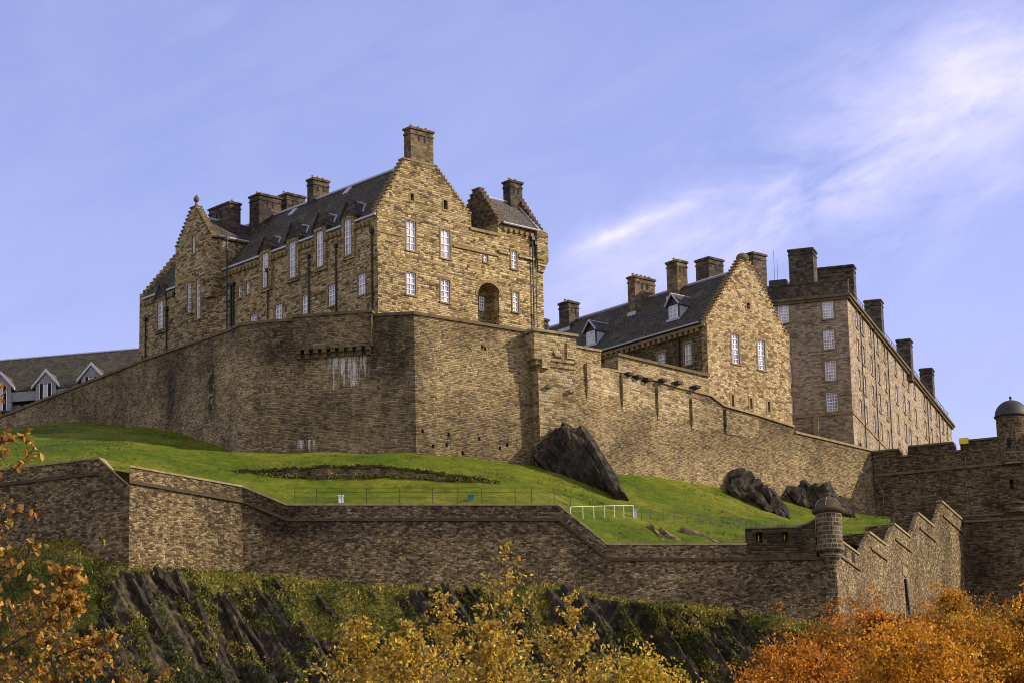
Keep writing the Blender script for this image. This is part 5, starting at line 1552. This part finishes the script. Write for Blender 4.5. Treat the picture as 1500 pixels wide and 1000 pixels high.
at_ = crag.data.attributes.new('bare', 'FLOAT', 'POINT'); at_.data.foreach_set('value', RK.ravel())
tag(crag, None, None, kind='structure')

# bedded slabs breaking out of the crag
rnd = random.Random(40); sb_ = MB()
cand = np.argwhere((RK > .35) & (CZv > 28)); cand = cand[(rows[cand[:, 0]] > 2.4) & (rows[cand[:, 0]] < 15)]
for (i, j) in cand[rng.integers(0, len(cand), 170)]:
    p = Vector((CX[i, j], CY[i, j], CZv[i, j])); tlt = math.radians(rnd.gauss(58, 8)); l_ = rnd.uniform(.8, 4.0)
    ax = Vector((math.cos(tlt), -.52 * math.sin(tlt), -math.sin(tlt))).normalized()
    plates(sb_, p - ax * l_ * .5 + Vector((0, .25, 0)), ax, l_, rnd.uniform(.10, .38), rnd.uniform(.18, .5), rnd, segs=6, rough=.07)
q3 = np.stack([CX, CY, CZv - CZ], -1); dd3 = q3 @ np.array(FW); PX = 750 + F * (q3 @ np.array(RT)) / dd3; PY = 500 - F * (q3 @ np.array(UP)) / dd3


def crag_pt(x, y, lift=0.0):
    i, j = np.unravel_index(np.argmin((PX - x) ** 2 + (PY - y) ** 2), PX.shape); return Vector((CX[i, j], CY[i, j] + lift, CZv[i, j]))


for (xa, ya, xb, yb, n_, th_, dp_) in [(226, 836, 268, 880, 4, .3, .9), (395, 855, 430, 905, 2, .2, .5), (648, 868, 690, 920, 5, .3, 1.0), (626, 872, 660, 915, 3, .25, .7), (826, 866, 905, 965, 6, .34, .9), (852, 876, 905, 955, 4, .3, .8), (805, 872, 870, 960, 4, .3, .8),
                                  (468, 880, 490, 905, 3, .22, .6), (545, 868, 562, 892, 2, .2, .5), (1010, 900, 1050, 960, 3, .3, .6), (1085, 905, 1130, 960, 4, .24, .6), (330, 880, 380, 960, 5, .25, .6), (280, 890, 330, 980, 6, .28, .7), (195, 850, 235, 930, 4, .3, .7), (380, 870, 440, 960, 5, .25, .6)]:
    for k in range(n_):
        a = crag_pt(xa + rnd.uniform(-9, 9), ya + rnd.uniform(-5, 9), .35); e = crag_pt(xb + rnd.uniform(-12, 12), yb + rnd.uniform(-12, 12), .35)
        if k == 0: a.z += .55
        plates(sb_, a, (e - a).normalized(), (e - a).length, th_ * rnd.uniform(.7, 1.2), dp_ * rnd.uniform(.5, 1.), rnd, segs=8, rough=.07)
tag(sb_.build('crag_slabs', M['rock'], org=(0, 240, 30)), None, None, kind='structure')

# the low ground to the horizon
mt, t, b = newmat('parkland'); M['park'] = mt
P = t.add('ShaderNodeNewGeometry').outputs['Position']; na = t.noise(P, .06, 6, .6); nc = t.noise(P, 2., 5, .7)
col = t.mix(.7, t.ramp(na.outputs[0], [(.35, (.03, .05, .008)), (.6, (.07, .075, .015))]), t.ramp(nc.outputs[0], [(.3, .5), (.7, 1.5)]), 'MULTIPLY')
t.l.new(col, b.inputs['Base Color']); b.inputs['Roughness'].default_value = .95
gm = MB(); gm.add([(-6000, -6000, 0), (6000, -6000, 0), (6000, 6000, 0), (-6000, 6000, 0)], [[0, 1, 2, 3]])
tag(gm.build('ground', M['park'], org=(0, 0, 0), fixn=False), None, None, kind='structure')
# castle hill mass behind, so the buildings stand on ground
hm = MB(); hm.plan([(-62, 312), (-20, 290), (20, 300), (70, 322), (95, 420), (-70, 420)], 0, 60)
tag(hm.build('hill', M['park'], org=(0, 300, 0)), None, None, kind='structure')


# ================================================================== FOLIAGE
def leaf_mesh(name, centers, sizes, cols, mat, parent=None, org=(0, 0, 0), aspect=.6, droop=0.25, jitter=1.0, fold=.18):
    """n leaves: each a folded pair of triangles/quads with its own direction and tone"""
    n = len(centers); org = np.array(org, float)
    d = rng.normal(size=(n, 3)); d[:, 2] -= droop; d /= np.linalg.norm(d, axis=1, keepdims=True)
    r = rng.normal(size=(n, 3)); s = np.cross(d, r); s /= np.linalg.norm(s, axis=1, keepdims=True); up = np.cross(s, d)
    L_ = sizes[:, None]; c = np.asarray(centers) - org
    p0 = c - d * L_ * .5; p3 = c + d * L_ * .5
    o1 = s * L_ * aspect * .5; o2 = up * L_ * fold
    ma = c - d * L_ * .18; mb_ = c + d * L_ * .14
    v = np.stack([p0, ma + o1 + o2, mb_ + o1 * .85 + o2, p3, mb_ - o1 * .85 + o2, ma - o1 + o2], 1).reshape(-1, 3)
    i = np.arange(n) * 6
    me = bpy.data.meshes.new(name); me.vertices.add(6 * n); me.vertices.foreach_set('co', v.ravel())
    tri = np.stack([i, i + 1, i + 2, i + 3, i, i + 3, i + 4, i + 5], 1).ravel()
    me.loops.add(8 * n); me.loops.foreach_set('vertex_index', tri)
    me.polygons.add(2 * n); me.polygons.foreach_set('loop_start', np.arange(2 * n) * 4); me.polygons.foreach_set('loop_total', np.full(2 * n, 4))
    me.update(calc_edges=True)
    ca = me.attributes.new('tone', 'FLOAT_COLOR', 'POINT')
    cc4 = np.ones((n, 6, 4)); cc4[:, :, :3] = np.asarray(cols)[:, None, :]
    ca.data.foreach_set('color', cc4.ravel())
    o = bpy.data.objects.new(name, me); C.objects.link(o); me.materials.append(mat)
    if parent is not None: o.parent = parent
    else: o.location = Vector(org)
    return o


def tones(n, pal, var=.25):
    pal = np.array(pal); k = rng.integers(0, len(pal), n); c = pal[k] * (1 + rng.normal(0, var, (n, 1)))
    return np.clip(c, .004, .9)


M['leaf'] = leafmat('autumn_leaf'); M['blade'] = leafmat('grass_blade', trans=.25)


def branch_tree(root, base, height_, spread, nb, first, rnd, mat, lean=(0, 0), r0=.12, sub=5, upward=.6, topf=1.2):
    """trunk with limbs and twigs; returns twig points for leaves"""
    tr = MB(); pts = []; n = 12
    for i in range(n + 1):
        t_ = i / n; pts.append(Vector((base[0] + lean[0] * t_ + .12 * math.sin(t_ * 5 + base[0]) * height_ * .05, base[1] + lean[1] * t_ + .1 * math.sin(t_ * 4) * height_ * .04, base[2] + height_ * t_)))
    tr.tube(pts, [max(.008, r0 * (1 - .93 * i / n)) for i in range(n + 1)], 7)
    tr.build('trunk', mat, root)
    tips = []; lb = MB()
    for b_i in range(nb):
        t_ = first + (1 - first) * (b_i + rnd.random()) / nb; t_ = min(t_, .985)
        k = t_ * n; i = int(k); p = pts[i].lerp(pts[min(i + 1, n)], k - i)
        an = b_i * 2.399 + rnd.uniform(-.4, .4)
        ln_ = spread * (1.08 - 1.0 * ((t_ - first) / (1 - first)) ** topf) * rnd.uniform(.6, 1.1)
        d = Vector((math.cos(an), math.sin(an), upward * rnd.uniform(.5, 1.5))).normalized()
        q = p.copy(); ps = [q.copy()]
        for s in range(6):
            d = (d + Vector((rnd.uniform(-.25, .25), rnd.uniform(-.25, .25), rnd.uniform(-.1, .22)))).normalized(); q = q + d * ln_ / 6; ps.append(q.copy())
        rb = r0 * (1 - .9 * t_) * .4 + .004
        lb.tube(ps, [max(.004, rb * (1 - .85 * s / 6)) for s in range(7)], 5)
        for s in range(1, 7):
            for _ in range(sub):
                d2 = Vector((rnd.uniform(-1, 1), rnd.uniform(-1, 1), rnd.uniform(-.3, .9))).normalized(); l2 = ln_ * rnd.uniform(.12, .38)
                e = ps[s] + d2 * l2; lb.tube([ps[s], ps[s].lerp(e, .5) + Vector((0, 0, l2 * .08)), e], [max(.003, rb * .25), max(.0025, rb * .15), .002], 3)
                tips.append((ps[s], e))
    lb.build('branches', mat, root)
    return tips


# golden birch in the middle
rnd = random.Random(5)
def px_at(px, py, Y):
    d = ray(px, py); return d * (Y / d.y) + Vector((0, 0, CZ))


BIRCH = [(.58, .35, .035), (.66, .43, .05), (.48, .28, .025), (.52, .40, .055), (.40, .34, .045), (.56, .31, .025)]


def birch_tree(name, label, px, ytop, Y, spread, nb, first, topf, sparse, lean=0., group='golden birches in the centre foreground', r0=.08, per=(0, 1, 2, 3, 4)):
    tp = px_at(px, ytop, Y); th_ = thing(name, label, 'tree', (tp.x - lean, Y, 0), group)
    tips = branch_tree(th_, (tp.x - lean, Y, 0), tp.z, spread, nb, first, rnd, M['bark'], (lean, 0), r0, 5, .42, topf)
    cen = []
    for a, e in tips:
        f_ = min(1., max(0., (tp.z - e.z) / sparse))          # few leaves near the top
        for _ in range(rnd.choice(per)):
            if rnd.random() < .12 + .88 * f_: cen.append(a.lerp(e, rnd.uniform(.25, 1.1)) + Vector([rnd.gauss(0, .03) for _ in range(3)]))
    cen = np.array([tuple(c) for c in cen])
    leaf_mesh('leaves', cen, rng.uniform(.05, .085, len(cen)), tones(len(cen), BIRCH), M['leaf'], th_, ORG[th_.name], .62)


birch_tree('birch_tree', 'slender pale-stemmed golden birch, tallest of the golden group before the crag', 745, 800, 48, 2.4, 46, .56, .6, 1.7, -.08, r0=.10)
birch_tree('birch_tree', 'bushy golden birch just left of the tallest pale-stemmed one', 650, 862, 50, 1.9, 40, .70, .6, .9, .1)
birch_tree('birch_tree', 'broad golden birch right of the tallest one, in front of the slanting slabs', 835, 866, 47, 1.9, 40, .70, .6, .9, -.1)
birch_tree('birch_tree', 'low ochre birch at the left end of the golden group', 520, 900, 46, 1.5, 36, .78, .7, .45, .1)
birch_tree('birch_tree', 'low dense golden birch under the tallest one, at the bottom edge', 720, 905, 44, 1.7, 44, .76, .7, .4, .0, per=(1, 2, 3, 4))
birch_tree('birch_tree', 'small ochre birch at the bottom edge left of centre', 595, 908, 43, 1.5, 36, .78, .7, .4, .0, per=(1, 2, 3))

# foreground twigs at the left edge: a small beech standing close by
for (bx_, by_, hgt_, sp_, nbb, lab, dn) in [(px_at(-55, 1000, 21).x, 21., px_at(-20, 560, 21).z, 1.15, 40, 'russet-leaved young beech close to the camera at the left edge', 2),
                                        (px_at(60, 1000, 24).x, 24., px_at(70, 830, 24).z, 1.0, 30, 'shorter russet sapling in the bottom left corner', 4)]:
    th_ = thing('beech_sapling', lab, 'tree', (bx_, by_, 0))
    tips = branch_tree(th_, (bx_, by_, 0), hgt_, sp_, nbb, .55 if dn == 2 else .7, rnd, M['barkd'], (.12, 0), .05, 3, .45)
    cen = []
    for a, e in tips:
        for _ in range(rnd.choice([0, 1, 2, 3]) if dn == 2 else rnd.choice([2, 3, 4, 5])): cen.append(a.lerp(e, rnd.uniform(.3, 1.05)) + Vector([rnd.gauss(0, .02) for _ in range(3)]))
    cen = np.array([tuple(c) for c in cen])
    leaf_mesh('leaves', cen, rng.uniform(.042, .068, len(cen)), tones(len(cen), [(.36, .16, .018), (.45, .23, .028), (.30, .11, .013), (.50, .31, .04), (.22, .10, .014), (.44, .26, .045)]), M['leaf'], th_, ORG[th_.name], .62, .5)


# orange crowns at the right
def crown_tree(px, ytop, Y, rad, lab, pal, n, seed, hz=None, group='autumn trees at the bottom right'):
    rnd2 = random.Random(seed); tp = px_at(px, ytop, Y)
    th_ = thing('orange_tree', lab, 'tree', (tp.x, Y, 0), group)
    tips = branch_tree(th_, (tp.x, Y, 0), tp.z - .5, rad, 44, .45, rnd2, M['barkd'], (rnd2.uniform(-.3, .3), 0), .3, 4, .75)
    # ragged leaf clumps at the ends of boughs, with gaps between them
    cz_ = tp.z - rad * 1.22
    cl_ = []; nbough = int(26 + rad * 16)
    for k in range(nbough):
        v = Vector([rnd2.gauss(0, 1) for _ in range(3)]).normalized()
        if v.z < -.2: v.z = -v.z
        rr_ = rad * rnd2.uniform(.6, 1.0) * (1 + .25 * mnoise.noise(v * 1.8 + Vector((seed, 0, 0))))
        c0 = Vector((tp.x + v.x * rr_, Y + v.y * rr_ * .9, cz_ + v.z * rr_ * .95))
        up_ = (v + Vector((0, 0, .7)) + Vector([rnd2.gauss(0, .35) for _ in range(3)])).normalized()
        bl = rad * rnd2.uniform(.14, .34)
        for q in range(rnd2.randint(5, 13)):
            p_ = c0 + up_ * bl * rnd2.uniform(-1, 1.) + Vector([rnd2.gauss(0, .13 * rad) for _ in range(3)])
            cl_.append(tuple(p_))
    for a, e in tips: cl_.append(tuple(e))
    cl_ = np.array(cl_); k = rng.integers(0, len(cl_), n)
    cen = cl_[k] + rng.normal(0, 1, (n, 3)) * rng.uniform(.06, .24, (n, 1)) * np.array([1, 1, .75])
    ct = tones(len(cl_), pal, .3); cols = ct[k] * (1 + rng.normal(0, .22, (n, 1)))
    leaf_mesh('leaves', cen, rng.uniform(.065, .115, n), np.clip(cols, .01, .8), M['leaf'], th_, ORG[th_.name], .62)


RED = [(.44, .165, .012), (.50, .21, .016), (.48, .185, .02), (.38, .15, .012)]
GOLD = [(.52, .25, .016), (.56, .28, .02), (.46, .21, .016), (.50, .20, .015), (.30, .21, .025)]
crown_tree(1275, 876, 88, 2.6, 'red-orange tree crown in front of the saw-tooth wall', RED, 56000, 2)
crown_tree(1405, 850, 92, 2.9, 'tall amber tree crown before the thick dark wall', GOLD, 64000, 4)
crown_tree(1500, 848, 86, 2.7, 'golden orange tree crown cut by the right edge of the view', GOLD, 56000, 6)
crown_tree(1180, 925, 80, 1.8, 'low russet tree crown at the left end of the orange trees', RED, 32000, 9)
crown_tree(1330, 905, 76, 2.3, 'broad dark amber tree crown nearest the camera at bottom right', [(.56, .25, .014), (.62, .28, .018), (.46, .22, .016)], 52000, 12)
crown_tree(1120, 972, 78, 1.0, 'small rust-red bush crown at the foot of the crag', RED, 13000, 15)
for (px, yt, Y, rad, lab, sd_) in [(935, 950, 70, 1.0, 'rounded yellow bush below the bare dark crag', 18)]:
    crown_tree(px, yt, Y, rad, lab, [(.56, .36, .03), (.48, .3, .03), (.64, .4, .04), (.42, .34, .04)], 15000, sd_, group=None)

# rough grass tufts on the crag
vis = np.argwhere((RK < .45 + .5 * (rng.random(RK.shape) < .10)) & (CZv > 25))
al_ = CX * .469 - CZv * .883; qs_ = CX * .883 + CZv * .469
moss = np.argwhere((RK >= .45) & (CZv > 26)); moss = moss[rows[moss[:, 0]] < 15]
mn = np.array([mnoise.noise((qs_[i, j] * .8, al_[i, j] * .22, 31.)) + .5 * mnoise.noise((CX[i, j] * 1.3, CZv[i, j] * 1.3, 33.)) for i, j in moss])
moss = moss[mn > .03]
vis = np.concatenate([vis, moss, moss])
vis = vis[(rows[vis[:, 0]] > -.4) & (rows[vis[:, 0]] < 15)]
sel = vis[rng.integers(0, len(vis), 64000)]
cen = np.stack([CX[sel[:, 0], sel[:, 1]], CY[sel[:, 0], sel[:, 1]], CZv[sel[:, 0], sel[:, 1]]], 1) + rng.normal(0, .09, (len(sel), 3)) + np.array([0, -.14, .08])
zone = np.array([mnoise.noise((c[0] * .35, c[2] * .35, 1.)) for c in cen])[:, None]
zq = zone + .1 * rng.normal(size=zone.shape)
cols = np.where(zq > .12, np.array([[.30, .24, .045]]), np.where(zq > -.18, np.array([[.14, .15, .018]]), np.array([[.06, .075, .012]]))) * (1 + rng.normal(0, .3, (len(cen), 1)))
tuft = leaf_mesh('rough_grass', cen, rng.uniform(.14, .42, len(cen)), np.clip(cols, .01, .5), M['blade'], None, (0, 240, 30), .3, -.9)
tag(tuft, 'tufts of rough yellow-green grass growing over the crag', 'grass', kind='stuff')

# rough tufts all over the lawn, thickest where it meets the walls and the bank
nl = 60000
jx = rng.integers(2, len(xs) - 2, nl); sy = rng.random(nl) ** 1.2
tx = xs[jx] + rng.uniform(-.2, .2, nl); ty = np.interp(tx, xs, y0) + .3 + sy * 48
tz_ = np.concatenate([height(tx[k:k + 4000], ty[k:k + 4000]) for k in range(0, nl, 4000)])
zone = np.array([mnoise.noise((a * .12, b * .2, 1.)) + .6 * mnoise.noise((a * .5, b * .8, 2.)) for a, b in zip(tx, ty)])
keep = (zone > .02 + .25 * rng.random(nl)) & (ty < 318) & ((ty > 262) | (tx > 8) | (tx < -26))
cen = np.stack([tx, ty, tz_ + .02], 1)[keep]; zz = zone[keep][:, None]
cols = (np.array([[.10, .13, .008]]) * (zz <= .4) + np.array([[.19, .17, .025]]) * (zz > .4)) * (1 + rng.normal(0, .3, (len(cen), 1)))
tag(leaf_mesh('lawn_tufts', cen, rng.uniform(.10, .26, len(cen)), np.clip(cols, .01, .5), M['blade'], None, (0, 262, 55), .35, -1.2), 'tufts of longer green and dry grass over the lawn between the walls', 'grass', kind='stuff')
fx = []
for k in range(5200):
    t_ = rng.random() * (len(fine) - 1); i = int(t_); q = fine[i].lerp(fine[i + 1], t_ - i); zt_ = fz1[i] * (1 - t_ + i) + fz1[i + 1] * (t_ - i); lo_ = rng.random() < .14
    fx.append((q.x, q.y - (rng.uniform(.2, .5) if lo_ else rng.uniform(-.5, .15)), (fz0[i] + .8 + rng.uniform(-.1, .25)) if lo_ else zt_ + rng.uniform(-.05, .15)))
fx = np.array(fx)
tag(leaf_mesh('bank_grass', fx, rng.uniform(.15, .42, len(fx)), tones(len(fx), [(.10, .14, .01), (.15, .16, .02), (.2, .17, .03)]), M['blade'], None, (0, 261, 55), .3, -.6), 'overhanging grass along the dark bank in the lawn', 'grass', kind='stuff')

# ================================================================== RAILINGS AND SMALL THINGS
def railing(name, pxs, label, mat, hgt_, rails, r, follow=True):
    th_ = None; feet = []
    for x, y in pxs: feet.append(ground_hit(x, y))
    th_ = thing(name, label, 'railing', feet[0])
    for q in feet: MB().tube([q - Vector((0, 0, .3)), q + Vector((0, 0, hgt_))], r, 5).build('post', mat, th_)
    for h in rails:
        MB().tube([q + Vector((0, 0, hgt_ * h)) for q in feet], r * .8, 4).build('rail', mat, th_)


gy = lambda x: 738.5
xsr = [400, 432, 464, 500, 537, 585, 634, 670, 706, 755, 779, 812]
feet = [(x, 738.2 if 425 < x < 815 else 730) for x in xsr]
railing('iron_railing', feet[1:] + [(836, 752)], 'thin black iron railing along the lawn behind the lower wall', M['iron'], 1.4, (.4, .72, 1.0), .026)
railing('white_railing', [(836, 760), (854, 759), (870, 758.5), (886, 758), (900, 757.5), (914, 757), (928, 757)], 'short white painted railing on the lawn beyond the ramped parapet', M['cream'], 1.05, (1.0,), .036)
railing('wire_fence', [(940, 759), (953, 760), (972, 762), (988, 764), (1007, 767), (1024, 769), (1041, 771), (1058, 773), (1070, 775), (1082, 776), (1094, 777), (1107, 778), (1122, 779), (1150, 780), (1180, 782)], 'long thin grey post-and-wire fence below the rock outcrops', M['leaddark'], 1.05, (.5, .95), .024)


def smallbox(px, py, w, h, name, lab, cat, mat):
    q = ground_hit(px, py); f = Frame((q.x, q.y), 5)
    mb = MB(); mb.box(f, -w / 2, w / 2, -w / 2, w / 2, q.z - .2, q.z + h); mb.box(f, -w / 2 - .05, w / 2 + .05, -w / 2 - .05, w / 2 + .05, q.z + h, q.z + h + .08)
    tag(mb.build(name, mat), lab, cat)


smallbox(499.5, 735, .4, .5, 'white_box', 'small white box on the lawn behind the black railing', 'box', M['white'])
smallbox(690, 733, .42, .42, 'teal_box', 'small teal box on the lawn behind the black railing', 'box', M['teal'])
smallbox(930, 757, .35, .6, 'grey_bin', 'pale grey bin at the right end of the white railing', 'bin', M['lead'])
print('hosp', ze, zR, uR, Lend, 'bar', bL, 'house', hW, hze, 'S6', e7)
